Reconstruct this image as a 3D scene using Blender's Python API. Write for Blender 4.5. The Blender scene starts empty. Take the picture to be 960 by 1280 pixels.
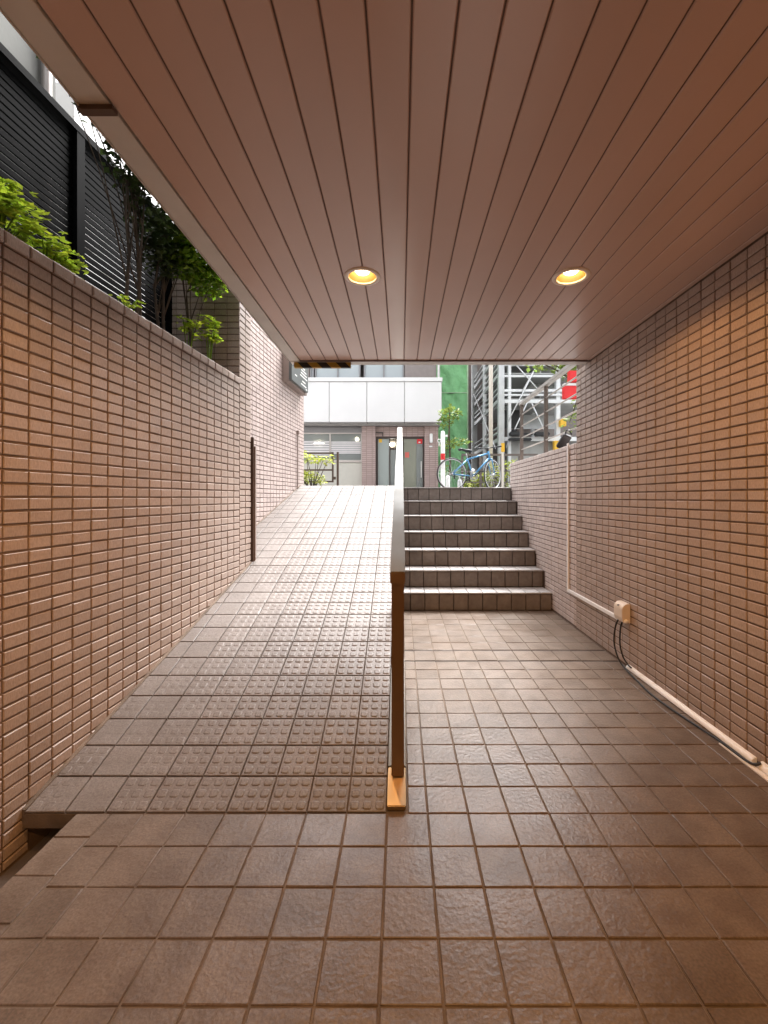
import bpy, bmesh, math, random
from mathutils import Vector, Matrix, Euler
R = math.radians
S = bpy.context.scene
COL = S.collection
random.seed(7)

# ------------------------------------------------------------------ camera, world, sun, exposure
EYE = 1.165
cd = bpy.data.cameras.new('camera'); cam = bpy.data.objects.new('camera', cd); COL.objects.link(cam)
cam.location = (0, 0, EYE); cam.rotation_euler = (R(90), 0, 0)
cd.sensor_fit = 'HORIZONTAL'; cd.sensor_width = 36.0; cd.lens = 36.0 * 535 / 960
cd.shift_x = -21 / 960; cd.shift_y = -18 / 960
cd.clip_start = 0.05; cd.clip_end = 500
S.camera = cam

SUN_EL, SUN_AZ = R(58), R(22)          # azimuth measured from +Y towards +X
w = bpy.data.worlds.new("World"); S.world = w; w.use_nodes = True
nt = w.node_tree; bg = nt.nodes['Background']
sky = nt.nodes.new('ShaderNodeTexSky'); sky.sky_type = 'NISHITA'; sky.sun_disc = False
sky.sun_elevation = SUN_EL; sky.sun_rotation = SUN_AZ; sky.air_density = 1.0; sky.dust_density = 4.0; sky.ozone_density = 1.0
hs = nt.nodes.new('ShaderNodeHueSaturation'); hs.inputs['Saturation'].default_value = 0.22   # overcast: nearly white sky
nt.links.new(sky.outputs[0], hs.inputs['Color']); nt.links.new(hs.outputs[0], bg.inputs[0])
bg.inputs[1].default_value = 0.15

sd = bpy.data.lights.new('sun', 'SUN'); sd.energy = 1.4; sd.angle = R(25); sd.color = (1, .985, .97)
so = bpy.data.objects.new('sun', sd); COL.objects.link(so)
to_sun = Vector((math.sin(SUN_AZ) * math.cos(SUN_EL), math.cos(SUN_AZ) * math.cos(SUN_EL), math.sin(SUN_EL)))
so.rotation_euler = to_sun.to_track_quat('Z', 'Y').to_euler(); so.location = (0, 10, 30)

S.view_settings.view_transform = 'Standard'; S.view_settings.look = 'None'
S.view_settings.exposure = 2.25; S.view_settings.gamma = 1; S.view_settings.use_curve_mapping = False
LAMP_FRONT, LAMP_INNER = 3.7, 6.4
S.cycles.max_bounces = 10; S.cycles.diffuse_bounces = 6; S.cycles.use_denoising = True
S.cycles.sample_clamp_indirect = 6.0

# ------------------------------------------------------------------ materials
def new_mat(name):
    m = bpy.data.materials.new(name); m.use_nodes = True
    return m, m.node_tree, m.node_tree.nodes['Principled BSDF']

def pbr(name, col, rough=.5, metal=0., var=.12, vscale=6., bump=0., bscale=80., rnd=None, rvar=.18, rough_var=0., stretch=(1, 1, 1),
        spec=.5, detail=5., dist=.004, mottle=None, distort=0., grain=0., gscale=170.):
    """Principled with world-position noise; rnd = 'obj' or 'island' adds a shade of its own per piece."""
    m, t, b = new_mat(name); N = t.nodes; L = t.links
    b.inputs['Roughness'].default_value = rough; b.inputs['Metallic'].default_value = metal
    b.inputs['Specular IOR Level'].default_value = spec
    geo = N.new('ShaderNodeNewGeometry')
    mp = N.new('ShaderNodeMapping'); mp.inputs['Scale'].default_value = stretch
    L.new(geo.outputs['Position'], mp.inputs['Vector'])
    n1 = N.new('ShaderNodeTexNoise'); n1.inputs['Scale'].default_value = vscale; n1.inputs['Detail'].default_value = 6
    L.new(mp.outputs[0], n1.inputs['Vector'])
    r1 = N.new('ShaderNodeMapRange'); r1.inputs['From Min'].default_value = .3; r1.inputs['From Max'].default_value = .7
    r1.inputs['To Min'].default_value = 1 - var; r1.inputs['To Max'].default_value = 1 + var
    L.new(n1.outputs[0], r1.inputs['Value'])
    val = r1.outputs[0]
    if rnd:
        if rnd == 'obj':
            src = N.new('ShaderNodeObjectInfo').outputs['Random']
        else:
            src = geo.outputs['Random Per Island']
        r2 = N.new('ShaderNodeMapRange'); r2.inputs['To Min'].default_value = 1 - rvar; r2.inputs['To Max'].default_value = 1 + rvar
        L.new(src, r2.inputs['Value'])
        mu = N.new('ShaderNodeMath'); mu.operation = 'MULTIPLY'
        L.new(val, mu.inputs[0]); L.new(r2.outputs[0], mu.inputs[1]); val = mu.outputs[0]
    if grain:
        n5 = N.new('ShaderNodeTexNoise'); n5.inputs['Scale'].default_value = gscale; n5.inputs['Detail'].default_value = 3
        L.new(mp.outputs[0], n5.inputs['Vector'])
        r5 = N.new('ShaderNodeMapRange'); r5.inputs['From Min'].default_value = .32; r5.inputs['From Max'].default_value = .68
        r5.inputs['To Min'].default_value = 1 - grain; r5.inputs['To Max'].default_value = 1 + grain
        L.new(n5.outputs[0], r5.inputs['Value'])
        m5 = N.new('ShaderNodeMath'); m5.operation = 'MULTIPLY'; L.new(val, m5.inputs[0]); L.new(r5.outputs[0], m5.inputs[1]); val = m5.outputs[0]
    cc = N.new('ShaderNodeVectorMath'); cc.operation = 'SCALE'
    if mottle:
        mx = N.new('ShaderNodeMix'); mx.data_type = 'RGBA'
        mx.inputs[6].default_value = (*col, 1); mx.inputs[7].default_value = (*mottle, 1)
        n3 = N.new('ShaderNodeTexNoise'); n3.inputs['Scale'].default_value = vscale * 2.7; n3.inputs['Detail'].default_value = 8
        L.new(geo.outputs['Position'], n3.inputs['Vector'])
        r3 = N.new('ShaderNodeMapRange'); r3.inputs['From Min'].default_value = .42; r3.inputs['From Max'].default_value = .62
        L.new(n3.outputs[0], r3.inputs['Value']); L.new(r3.outputs[0], mx.inputs[0])
        L.new(mx.outputs[2], cc.inputs[0])
    else:
        cc.inputs[0].default_value = col
    L.new(val, cc.inputs['Scale'])
    L.new(cc.outputs[0], b.inputs['Base Color'])
    if rough_var:
        n4 = N.new('ShaderNodeTexNoise'); n4.inputs['Scale'].default_value = 3.1; n4.inputs['Detail'].default_value = 7
        L.new(geo.outputs['Position'], n4.inputs['Vector'])
        r4 = N.new('ShaderNodeMapRange'); r4.inputs['From Min'].default_value = .35; r4.inputs['From Max'].default_value = .65
        r4.inputs['To Min'].default_value = rough - rough_var; r4.inputs['To Max'].default_value = rough + rough_var
        L.new(n4.outputs[0], r4.inputs['Value']); L.new(r4.outputs[0], b.inputs['Roughness'])
    if bump:
        n2 = N.new('ShaderNodeTexNoise'); n2.inputs['Scale'].default_value = bscale; n2.inputs['Detail'].default_value = detail
        n2.inputs['Distortion'].default_value = distort
        L.new(mp.outputs[0], n2.inputs['Vector'])
        bp = N.new('ShaderNodeBump'); bp.inputs['Strength'].default_value = bump; bp.inputs['Distance'].default_value = dist
        L.new(n2.outputs[0], bp.inputs['Height']); L.new(bp.outputs[0], b.inputs['Normal'])
    return m

def emit(name, col, strength):
    m, t, b = new_mat(name)
    b.inputs['Base Color'].default_value = (.8, .8, .8, 1)
    b.inputs['Emission Color'].default_value = (*col, 1); b.inputs['Emission Strength'].default_value = strength
    return m

def glass(name, tint=(.75, .8, .78), clear=.7, rough=.03):
    m, t, b = new_mat(name); N = t.nodes; L = t.links
    tr = N.new('ShaderNodeBsdfTransparent'); tr.inputs[0].default_value = (*tint, 1)
    mx = N.new('ShaderNodeMixShader'); mx.inputs[0].default_value = clear
    b.inputs['Base Color'].default_value = (*[c * .6 for c in tint], 1); b.inputs['Roughness'].default_value = rough
    L.new(b.outputs[0], mx.inputs[1]); L.new(tr.outputs[0], mx.inputs[2])
    L.new(mx.outputs[0], N['Material Output'].inputs[0])
    return m

def leafmat(name, col, trans=.45):
    m, t, b = new_mat(name); N = t.nodes; L = t.links
    geo = N.new('ShaderNodeNewGeometry')
    hv = N.new('ShaderNodeHueSaturation'); hv.inputs['Color'].default_value = (*col, 1)
    r = N.new('ShaderNodeMapRange'); r.inputs['To Min'].default_value = .55; r.inputs['To Max'].default_value = 1.5
    L.new(geo.outputs['Random Per Island'], r.inputs['Value']); L.new(r.outputs[0], hv.inputs['Value'])
    r2 = N.new('ShaderNodeMapRange'); r2.inputs['To Min'].default_value = .475; r2.inputs['To Max'].default_value = .515
    ml = N.new('ShaderNodeMath'); ml.operation = 'FRACT'; mm = N.new('ShaderNodeMath'); mm.operation = 'MULTIPLY'; mm.inputs[1].default_value = 17.3
    L.new(geo.outputs['Random Per Island'], mm.inputs[0]); L.new(mm.outputs[0], ml.inputs[0])
    L.new(ml.outputs[0], r2.inputs['Value']); L.new(r2.outputs[0], hv.inputs['Hue'])
    L.new(hv.outputs[0], b.inputs['Base Color']); b.inputs['Roughness'].default_value = .45
    tl = N.new('ShaderNodeBsdfTranslucent'); L.new(hv.outputs[0], tl.inputs[0])
    mx = N.new('ShaderNodeMixShader'); mx.inputs[0].default_value = trans
    L.new(b.outputs[0], mx.inputs[1]); L.new(tl.outputs[0], mx.inputs[2]); L.new(mx.outputs[0], N['Material Output'].inputs[0])
    return m

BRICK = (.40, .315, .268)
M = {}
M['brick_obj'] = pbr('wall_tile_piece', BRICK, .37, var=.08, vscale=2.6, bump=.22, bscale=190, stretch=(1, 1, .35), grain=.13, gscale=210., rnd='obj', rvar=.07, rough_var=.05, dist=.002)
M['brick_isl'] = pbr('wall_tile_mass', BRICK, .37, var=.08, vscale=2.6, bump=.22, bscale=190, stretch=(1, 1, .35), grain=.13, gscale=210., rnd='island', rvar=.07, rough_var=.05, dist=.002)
FAR_DAYLIT = (.49, .40, .37)  # far wall: daylight put into a pinker, lighter copy of the brown tile
LOW_DAYLIT = (.58, .49, .455)  # same tile as the tall wall, street daylight put into the colour
M['low_obj'] = pbr('low_wall_daylit_tile_piece', LOW_DAYLIT, .40, var=.08, vscale=2.2, bump=.2, bscale=190, rnd='obj', rvar=.07, dist=.002)
M['low_isl'] = pbr('low_wall_daylit_tile_mass', LOW_DAYLIT, .40, var=.08, vscale=2.2, bump=.2, bscale=190, rnd='island', rvar=.07, dist=.002)
M['daylit_obj'] = pbr('daylit_tile_piece', FAR_DAYLIT, .45, var=.08, vscale=2.2, bump=.2, bscale=190, rnd='obj', rvar=.09, dist=.002)
M['daylit_isl'] = pbr('daylit_tile_mass', FAR_DAYLIT, .45, var=.08, vscale=2.2, bump=.2, bscale=190, rnd='island', rvar=.09, dist=.002)
M['grout'] = pbr('dark_grout', (.165, .117, .09), .95, var=.25, vscale=14, bump=.4, bscale=160)
M['pink_grout'] = pbr('brown_grout', (.17, .125, .105), .95, var=.2, vscale=14, bump=.4, bscale=160)
FT = (.158, .120, .093)
ft_kw = dict(grain=.22, gscale=150., rough=.34, var=.09, vscale=3.5, bump=.55, bscale=60, rough_var=.05, detail=10, dist=.0035, mottle=(.124, .090, .067), distort=.25)
M['floor_obj'] = pbr('floor_tile_piece', FT, rnd='obj', rvar=.07, **ft_kw)
M['floor_isl'] = pbr('floor_tile_mass', FT, rnd='island', rvar=.07, **ft_kw)
rt_kw = dict(ft_kw); rt_kw.update(bump=.3, bscale=70, rough=.42)
M['ramp_obj'] = pbr('ramp_tile_piece', (.180, .157, .144), rnd='obj', rvar=.05, **{**rt_kw, 'mottle': (.165, .142, .129)})
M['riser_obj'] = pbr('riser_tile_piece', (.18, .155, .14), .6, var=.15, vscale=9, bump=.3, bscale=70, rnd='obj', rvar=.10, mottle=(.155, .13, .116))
M['tread_obj'] = pbr('daylit_tread_tile_piece', (.35, .33, .32), rnd='obj', rvar=.08, **{**rt_kw, 'mottle': (.31, .29, .28)})  # paler than the risers: light on the upward faces put into the colour
M['floor_grout'] = pbr('floor_grout', (.15, .115, .088), .9, var=.35, vscale=8, bump=.5, bscale=120)
M['plank'] = pbr('painted_soffit_board', (.51, .36, .30), .27, var=.03, vscale=2, rnd='obj', rvar=.025)
M['groove'] = pbr('soffit_groove', (.12, .075, .06), .8)
M['trim_grey'] = pbr('grey_soffit_trim', (.58, .57, .54), .5, var=.06, bump=.05, bscale=60)
M['trim_dark'] = pbr('dark_brown_trim', (.17, .125, .11), .45, var=.08)
M['concrete'] = pbr('concrete', (.36, .35, .33), .85, var=.18, vscale=1.7, bump=.3, bscale=30)
M['concrete_dark'] = pbr('dark_concrete', (.13, .11, .10), .9, var=.2, vscale=4, bump=.4, bscale=50)
M['concrete_mid'] = pbr('weathered_concrete', (.20, .20, .185), .9, var=.28, vscale=1.1, bump=.4, bscale=25)
M['post_steel'] = pbr('dark_reflection_steel', (.30, .20, .12), .30, .9, var=.05)  # steel posts; brown reflection of the dark passage put into the colour
M['lit_steel'] = pbr('lamp_lit_steel', (.55, .45, .30), .36, 1., var=.08, vscale=12, rough_var=.08)  # steel foot; golden lamp highlight put into the colour
M['step_grout'] = pbr('step_grout', (.045, .035, .03), .95, var=.2)
M['steel'] = pbr('brushed_stainless', (.17, .168, .155), .45, 1., var=.05, vscale=20, bump=.05, bscale=240, stretch=(1, .04, .3), rough_var=.06)
M['rail_steel'] = pbr('painted_steel_rail', (.42, .40, .37), .4, .5, var=.06)
M['rail_dark'] = pbr('brown_steel_post', (.16, .135, .12), .45, .3, var=.08)
M['brown_metal'] = pbr('brown_painted_metal', (.09, .055, .04), .45, .2, var=.1)
M['white_plastic'] = pbr('white_plastic', (.88, .87, .86), .35, var=.03, vscale=5)
M['beige_plastic'] = pbr('beige_plastic', (.68, .58, .48), .4, var=.03)
M['black_rubber'] = pbr('black_rubber', (.018, .017, .017), .5, var=.1)
M['lamp_ring'] = pbr('lamp_ring_paint', (.75, .68, .60), .35, var=.02)
M['reflector'] = pbr('lamp_reflector', (.22, .115, .018), .45, .0, var=.02)
M['bulb'] = emit('lamp_bulb', (1, .72, .38), 5)
M['black_slat'] = pbr('black_aluminium', (.003, .003, .0035), .6, .0, var=.1, spec=.04)
M['soil'] = pbr('soil', (.045, .032, .022), .95, var=.4, vscale=20, bump=.8, bscale=60, dist=.02)
M['bark'] = pbr('bark', (.10, .075, .055), .9, var=.3, vscale=25, bump=.6, bscale=60, stretch=(1, 1, .25))
M['leaf_fern'] = leafmat('leaf_fresh_green', (.34, .46, .035), .5)
M['leaf_dark'] = leafmat('leaf_dark_green', (.04, .068, .016), .35)
M['leaf_maple'] = leafmat('leaf_maple_green', (.17, .29, .018), .5)
M['leaf_shrub'] = leafmat('leaf_yellow_green', (.38, .43, .085), .45)
M['leaf_tree'] = leafmat('leaf_mid_green', (.20, .28, .06), .45)
M['white_panel'] = pbr('white_cladding', (.74, .725, .71), .5, var=.025, vscale=1.2)
M['joint'] = pbr('cladding_joint', (.38, .36, .35), .8)
M['soffit_grey'] = pbr('grey_soffit', (.42, .40, .385), .7, var=.05)
M['brown_wall'] = pbr('brown_render', (.24, .205, .19), .8, var=.06, bump=.15, bscale=40)
M['window_frame'] = pbr('aluminium_window_frame', (.50, .45, .42), .4, .4, var=.03)
M['grey_frame'] = pbr('dark_window_frame', (.22, .21, .21), .4, .4, var=.03)
M['door_frame'] = pbr('dark_brown_door_frame', (.055, .038, .032), .4, .2, var=.05)
M['pane'] = glass('clear_glass', (.78, .82, .80), .62)
M['pane_bright'] = glass('bright_glass', (.86, .92, .93), .35, .06)
M['pane_frost'] = glass('frosted_glass', (.78, .85, .81), .25, .35)
M['pane_green'] = glass('greenish_glass', (.72, .73, .60), .45)
M['blind'] = pbr('white_blind', (.74, .70, .70), .6, var=.03)
M['room'] = pbr('room_wall', (.42, .37, .30), .8, var=.05)
M['beige_panel'] = pbr('beige_wall_panel', (.60, .57, .50), .6, var=.03)
M['room_light'] = emit('room_light', (1, .95, .85), 9)
M['red'] = pbr('red_print', (.70, .018, .022), .45, var=.05)
M['red_pale'] = pbr('red_paper', (.62, .13, .10), .6, var=.05)
M['yellow'] = pbr('yellow_paint', (.80, .46, .03), .45, var=.05)
M['galv'] = pbr('galvanised_steel', (.50, .51, .51), .42, .55, var=.10, vscale=3, rough_var=.08)
M['galv_light'] = pbr('light_painted_steel', (.70, .71, .71), .4, .1, var=.05)
M['deck'] = pbr('grey_deck', (.40, .40, .39), .6, .3, var=.12, vscale=2)
M['dark_machine'] = pbr('black_machinery', (.02, .02, .022), .5, var=.15)
M['cream_pole'] = pbr('cream_pole', (.74, .68, .60), .5, var=.06, vscale=2)
M['road'] = pbr('asphalt', (.16, .155, .15), .9, var=.15, vscale=2, bump=.4, bscale=120)
M['blue_paint'] = pbr('blue_bike_paint', (.10, .30, .52), .3, .2, var=.03)
M['chrome'] = pbr('bike_metal', (.55, .55, .55), .3, 1., var=.03)
M['tyre'] = pbr('tyre_rubber', (.035, .033, .033), .6, var=.1)
M['sign_grey'] = pbr('grey_sign_plate', (.085, .093, .093), .45, var=.04)
M['sign_side'] = pbr('brown_sign_box', (.26, .20, .175), .5, var=.04)
M['white_print'] = pbr('white_print', (.82, .82, .80), .5, var=.01)

def net_mat():
    m = pbr('green_mesh_sheet', (.27, .60, .28), .75, var=.16, vscale=1.9, bump=.9, bscale=2.6, dist=.2, stretch=(1, 1, .8))
    return m
M['net'] = net_mat()
M['net_edge'] = pbr('pale_net_rope', (.45, .62, .40), .6)

def hazard_mat():
    m, t, b = new_mat('hazard_tape'); N = t.nodes; L = t.links
    geo = N.new('ShaderNodeNewGeometry'); sx = N.new('ShaderNodeSeparateXYZ'); L.new(geo.outputs['Position'], sx.inputs[0])
    a = N.new('ShaderNodeMath'); a.operation = 'ADD'; L.new(sx.outputs[0], a.inputs[0]); L.new(sx.outputs[2], a.inputs[1])
    mu = N.new('ShaderNodeMath'); mu.operation = 'MULTIPLY'; mu.inputs[1].default_value = 6.3; L.new(a.outputs[0], mu.inputs[0])
    f = N.new('ShaderNodeMath'); f.operation = 'FRACT'; L.new(mu.outputs[0], f.inputs[0])
    g = N.new('ShaderNodeMath'); g.operation = 'GREATER_THAN'; g.inputs[1].default_value = .5; L.new(f.outputs[0], g.inputs[0])
    mx = N.new('ShaderNodeMix'); mx.data_type = 'RGBA'; mx.inputs[6].default_value = (.02, .018, .015, 1); mx.inputs[7].default_value = (.42, .26, .03, 1)
    L.new(g.outputs[0], mx.inputs[0]); L.new(mx.outputs[2], b.inputs['Base Color']); b.inputs['Roughness'].default_value = .5
    return m
M['hazard'] = hazard_mat()

def course_mat(name, col, grout, ch=.075, cw=.22):
    """far tiled piers: courses too fine to pick apart at their distance"""
    m, t, b = new_mat(name); N = t.nodes; L = t.links
    geo = N.new('ShaderNodeNewGeometry'); sx = N.new('ShaderNodeSeparateXYZ'); L.new(geo.outputs['Position'], sx.inputs[0])
    cx = N.new('ShaderNodeCombineXYZ'); L.new(sx.outputs[0], cx.inputs[0]); L.new(sx.outputs[2], cx.inputs[1])
    br = N.new('ShaderNodeTexBrick'); br.offset = 0; br.inputs['Scale'].default_value = 1
    br.inputs['Brick Width'].default_value = cw; br.inputs['Row Height'].default_value = ch; br.inputs['Mortar Size'].default_value = .010
    br.inputs['Color1'].default_value = (*col, 1); br.inputs['Color2'].default_value = (*[c * .86 for c in col], 1); br.inputs['Mortar'].default_value = (*grout, 1)
    L.new(cx.outputs[0], br.inputs['Vector']); L.new(br.outputs[0], b.inputs['Base Color']); b.inputs['Roughness'].default_value = .6
    bp = N.new('ShaderNodeBump'); bp.inputs['Strength'].default_value = .4; bp.inputs['Distance'].default_value = .01; bp.invert = True
    L.new(br.outputs['Fac'], bp.inputs['Height']); L.new(bp.outputs[0], b.inputs['Normal'])
    return m
M['pier_tile'] = course_mat('pink_pier_tile', (.46, .34, .31), (.27, .19, .17))

# ------------------------------------------------------------------ mesh helpers
LOC = {}
def wloc(o): return LOC.get(o.name, Vector((0, 0, 0)))

class MB:
    def __init__(s): s.v = []; s.f = []; s.mi = []
    def add(s, vs, fs, mi=0):
        n = len(s.v); s.v += [tuple(v) for v in vs]; s.f += [tuple(i + n for i in f) for f in fs]; s.mi += [mi] * len(fs); return s
    def box(s, x0, x1, y0, y1, z0, z1, mi=0):
        return s.add([(x0, y0, z0), (x1, y0, z0), (x1, y1, z0), (x0, y1, z0), (x0, y0, z1), (x1, y0, z1), (x1, y1, z1), (x0, y1, z1)],
                     [(0, 3, 2, 1), (4, 5, 6, 7), (0, 1, 5, 4), (1, 2, 6, 5), (2, 3, 7, 6), (3, 0, 4, 7)], mi)
    def hexa(s, bot, top, mi=0):
        """four bottom corners (ccw from above) and four top corners"""
        return s.add(list(bot) + list(top), [(0, 3, 2, 1), (4, 5, 6, 7), (0, 1, 5, 4), (1, 2, 6, 5), (2, 3, 7, 6), (3, 0, 4, 7)], mi)
    def bar(s, p, q, wd, ht, up=(0, 0, 1), mi=0):
        p = Vector(p); q = Vector(q); d = (q - p).normalized(); side = d.cross(Vector(up)).normalized(); u = side.cross(d).normalized()
        a = side * wd / 2; b = u * ht / 2
        c = [p - a - b, p + a - b, p + a + b, p - a + b, q - a - b, q + a - b, q + a + b, q - a + b]
        return s.add(c, [(0, 1, 2, 3), (7, 6, 5, 4), (0, 4, 5, 1), (1, 5, 6, 2), (2, 6, 7, 3), (3, 7, 4, 0)], mi)
    def tube(s, pts, r, n=8, cap=True, mi=0):
        pts = [Vector(p) for p in pts]; rs = r if isinstance(r, (list, tuple)) else [r] * len(pts)
        rings = []; ref = None
        for i, p in enumerate(pts):
            d = (pts[min(i + 1, len(pts) - 1)] - pts[max(i - 1, 0)]).normalized()
            if ref is None:
                ref = Vector((0, 0, 1)) if abs(d.z) < .9 else Vector((1, 0, 0))
            a = d.cross(ref).normalized(); b = a.cross(d).normalized(); ref = b
            rings.append([p + (a * math.cos(2 * math.pi * k / n) + b * math.sin(2 * math.pi * k / n)) * rs[i] for k in range(n)])
        vs = [v for ring in rings for v in ring]; fs = []
        for i in range(len(pts) - 1):
            for k in range(n):
                fs.append((i * n + k, i * n + (k + 1) % n, (i + 1) * n + (k + 1) % n, (i + 1) * n + k))
        if cap: fs += [tuple(range(n - 1, -1, -1)), tuple(range((len(pts) - 1) * n, len(pts) * n))]
        return s.add(vs, fs, mi)
    def torus(s, c, ax, r, rt, n=32, m=6, mi=0):
        c = Vector(c); ax = Vector(ax).normalized(); a = ax.orthogonal().normalized(); b = ax.cross(a)
        vs = []; fs = []
        for i in range(n):
            t = 2 * math.pi * i / n; d = a * math.cos(t) + b * math.sin(t)
            for j in range(m):
                u = 2 * math.pi * j / m; vs.append(c + d * (r + rt * math.cos(u)) + ax * rt * math.sin(u))
        for i in range(n):
            for j in range(m):
                fs.append((i * m + j, ((i + 1) % n) * m + j, ((i + 1) % n) * m + (j + 1) % m, i * m + (j + 1) % m))
        return s.add(vs, fs, mi)
    def lathe(s, c, prof, n=28, mi=0):
        """profile of (radius, z) about a vertical axis through c"""
        vs = []; fs = []; k = len(prof)
        for i in range(n):
            t = 2 * math.pi * i / n
            for r, z in prof: vs.append((c[0] + r * math.cos(t), c[1] + r * math.sin(t), c[2] + z))
        for i in range(n):
            for j in range(k - 1):
                fs.append((i * k + j, ((i + 1) % n) * k + j, ((i + 1) % n) * k + j + 1, i * k + j + 1))
        return s.add(vs, fs, mi)
    def prism(s, poly, axis, a, b, mi=0):
        """2-D polygon extruded along axis 'x' or 'y' from a to b"""
        n = len(poly)
        P = (lambda u, v, t: (t, u, v)) if axis == 'x' else (lambda u, v, t: (u, t, v))
        vs = [P(u, v, a) for u, v in poly] + [P(u, v, b) for u, v in poly]
        fs = [tuple(range(n)), tuple(range(2 * n - 1, n - 1, -1))] + [(i, i + n, (i + 1) % n + n, (i + 1) % n) for i in range(n)]
        return s.add(vs, fs, mi)
    def build(s, name, mat, parent=None, smooth=False, loc=None, bevel=0, fix=True):
        me = bpy.data.meshes.new(name)
        o = bpy.data.objects.new(name, me)
        off = wloc(parent) if parent else Vector(loc or (0, 0, 0))
        me.from_pydata([tuple(Vector(v) - off) for v in s.v], [], s.f)
        for m in (mat if isinstance(mat, (list, tuple)) else [mat]): me.materials.append(m)
        if isinstance(mat, (list, tuple)): me.polygons.foreach_set('material_index', s.mi)
        if fix or bevel:
            bm = bmesh.new(); bm.from_mesh(me); bmesh.ops.recalc_face_normals(bm, faces=bm.faces)
            if bevel: bmesh.ops.bevel(bm, geom=bm.edges[:], offset=bevel, segments=2, affect='EDGES', clamp_overlap=True)
            bm.to_mesh(me); bm.free()
        if smooth: me.polygons.foreach_set('use_smooth', [True] * len(me.polygons))
        COL.objects.link(o)
        LOC[o.name] = off
        if parent: o.parent = parent
        else: o.location = off
        return o

def empty(name, loc):
    o = bpy.data.objects.new(name, None); COL.objects.link(o); o.location = loc; o.empty_display_size = .1
    LOC[o.name] = Vector(loc); return o
def tag(o, label=None, cat=None, group=None, kind=None):
    if label: o['label'] = label
    if cat: o['category'] = cat
    if group: o['group'] = group
    if kind: o['kind'] = kind
    return o
def thing(name, loc, label, cat, group=None): return tag(empty(name, loc), label, cat, group)
def struct(o): o['kind'] = 'structure'; return o

def proj(p):
    return (501 + 535 * p[0] / max(p[1], .05), 622 - 535 * (p[2] - EYE) / max(p[1], .05))
def inframe(p, m=0): x, y = proj(p); return p[1] > .1 and -m <= x <= 960 + m and -m <= y <= 1280 + m

# ------------------------------------------------------------------ small fired tiles on walls, pieces up to 300 by size in the picture
def chamfer_mesh(wd, ht, dp, ch, jit=0., studs=None):
    x = wd / 2; y = ht / 2; j = lambda: random.uniform(-jit, jit)
    v = []
    for z, ins in ((0, 0), (dp - ch, 0), (dp, ch)):
        for sx, sy in ((-1, -1), (1, -1), (1, 1), (-1, 1)):
            v.append((sx * (x - ins) + j(), sy * (y - ins) + j(), z + (j() if z else 0)))
    f = []
    for k in (0, 4):
        for i in range(4): f.append((k + i, k + (i + 1) % 4, k + 4 + (i + 1) % 4, k + 4 + i))
    f.append((8, 9, 10, 11))
    if studs:
        n, hw, hh = studs
        for a in range(n):
            for b in range(n):
                cx = -x + wd * (a + .5) / n; cy = -y + ht * (b + .5) / n; q = len(v)
                for z, s in ((dp - .0004, hw), (dp + hh * .7, hw * .86), (dp + hh, hw * .66)):
                    c = s * .35
                    for px, py in ((-s + c, -s), (s - c, -s), (s, -s + c), (s, s - c), (s - c, s), (-s + c, s), (-s, s - c), (-s, -s + c)):
                        v.append((cx + px, cy + py, z))
                for r in (0, 8):
                    for i in range(8): f.append((q + r + i, q + r + (i + 1) % 8, q + r + 8 + (i + 1) % 8, q + r + 8 + i))
                f.append(tuple(q + 16 + i for i in range(8)))
    return v, f

_cache = {}
def piece_mesh(key, name, mat, wd, ht, dp, ch, jit, studs=None, variants=4):
    k = (key, round(wd, 3), round(ht, 3), studs, random.randrange(variants))
    if k not in _cache:
        me = bpy.data.meshes.new(name); v, f = chamfer_mesh(wd, ht, dp, ch, jit, studs)
        me.from_pydata(v, [], f); me.materials.append(mat); me.update(); _cache[k] = me
    return _cache[k]

def lay(parent, name, cells, mat_obj, mat_isl, dp=.0062, ch=.0026, jit=.0006, tilt=.006, limit=300, seen=None, studs=None, lift=.0015, key=None):
    """cells: (centre, U, V, width, height[, studs]) ; normal = U x V.  Largest-in-picture ones become parts, the rest one stuff part."""
    off = wloc(parent); sc = []
    for c in cells:
        p, U, V, wd, ht = c[:5]
        p = Vector(p); a = 0
        if inframe(p, 12) and (seen is None or seen(p)):
            q = [proj(p + U * sx * wd / 2 + V * sy * ht / 2) for sx, sy in ((-1, -1), (1, -1), (1, 1), (-1, 1))]
            a = abs(sum(q[i][0] * q[(i + 1) % 4][1] - q[(i + 1) % 4][0] * q[i][1] for i in range(4))) / 2
        sc.append(a)
    order = sorted(range(len(cells)), key=lambda i: -sc[i])
    pick = {i for i in order[:limit] if sc[i] > 25}
    rest = MB()
    for i, c in enumerate(cells):
        p, U, V, wd, ht = c[:5]; st = c[5] if len(c) > 5 else studs
        N = U.cross(V)
        rot = Matrix((U, V, N)).transposed() @ Euler((random.uniform(-tilt, tilt), random.uniform(-tilt, tilt), random.uniform(-tilt, tilt) * .4)).to_matrix()
        pos = Vector(p) + N * random.uniform(-lift, lift)
        if i in pick:
            me = piece_mesh(key or parent.name, name, mat_obj, wd, ht, dp, ch, jit, st)
            o = bpy.data.objects.new(name, me); o.parent = parent
            mt = rot.to_4x4(); mt.translation = pos - off; o.matrix_basis = mt
            COL.objects.link(o)
        else:
            v, f = chamfer_mesh(wd, ht, dp, ch, jit, st)
            rest.add([rot @ Vector(q) + pos for q in v], f)
    if rest.v:
        o = rest.build(name, mat_isl, parent, fix=False); o['kind'] = 'stuff'

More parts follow.
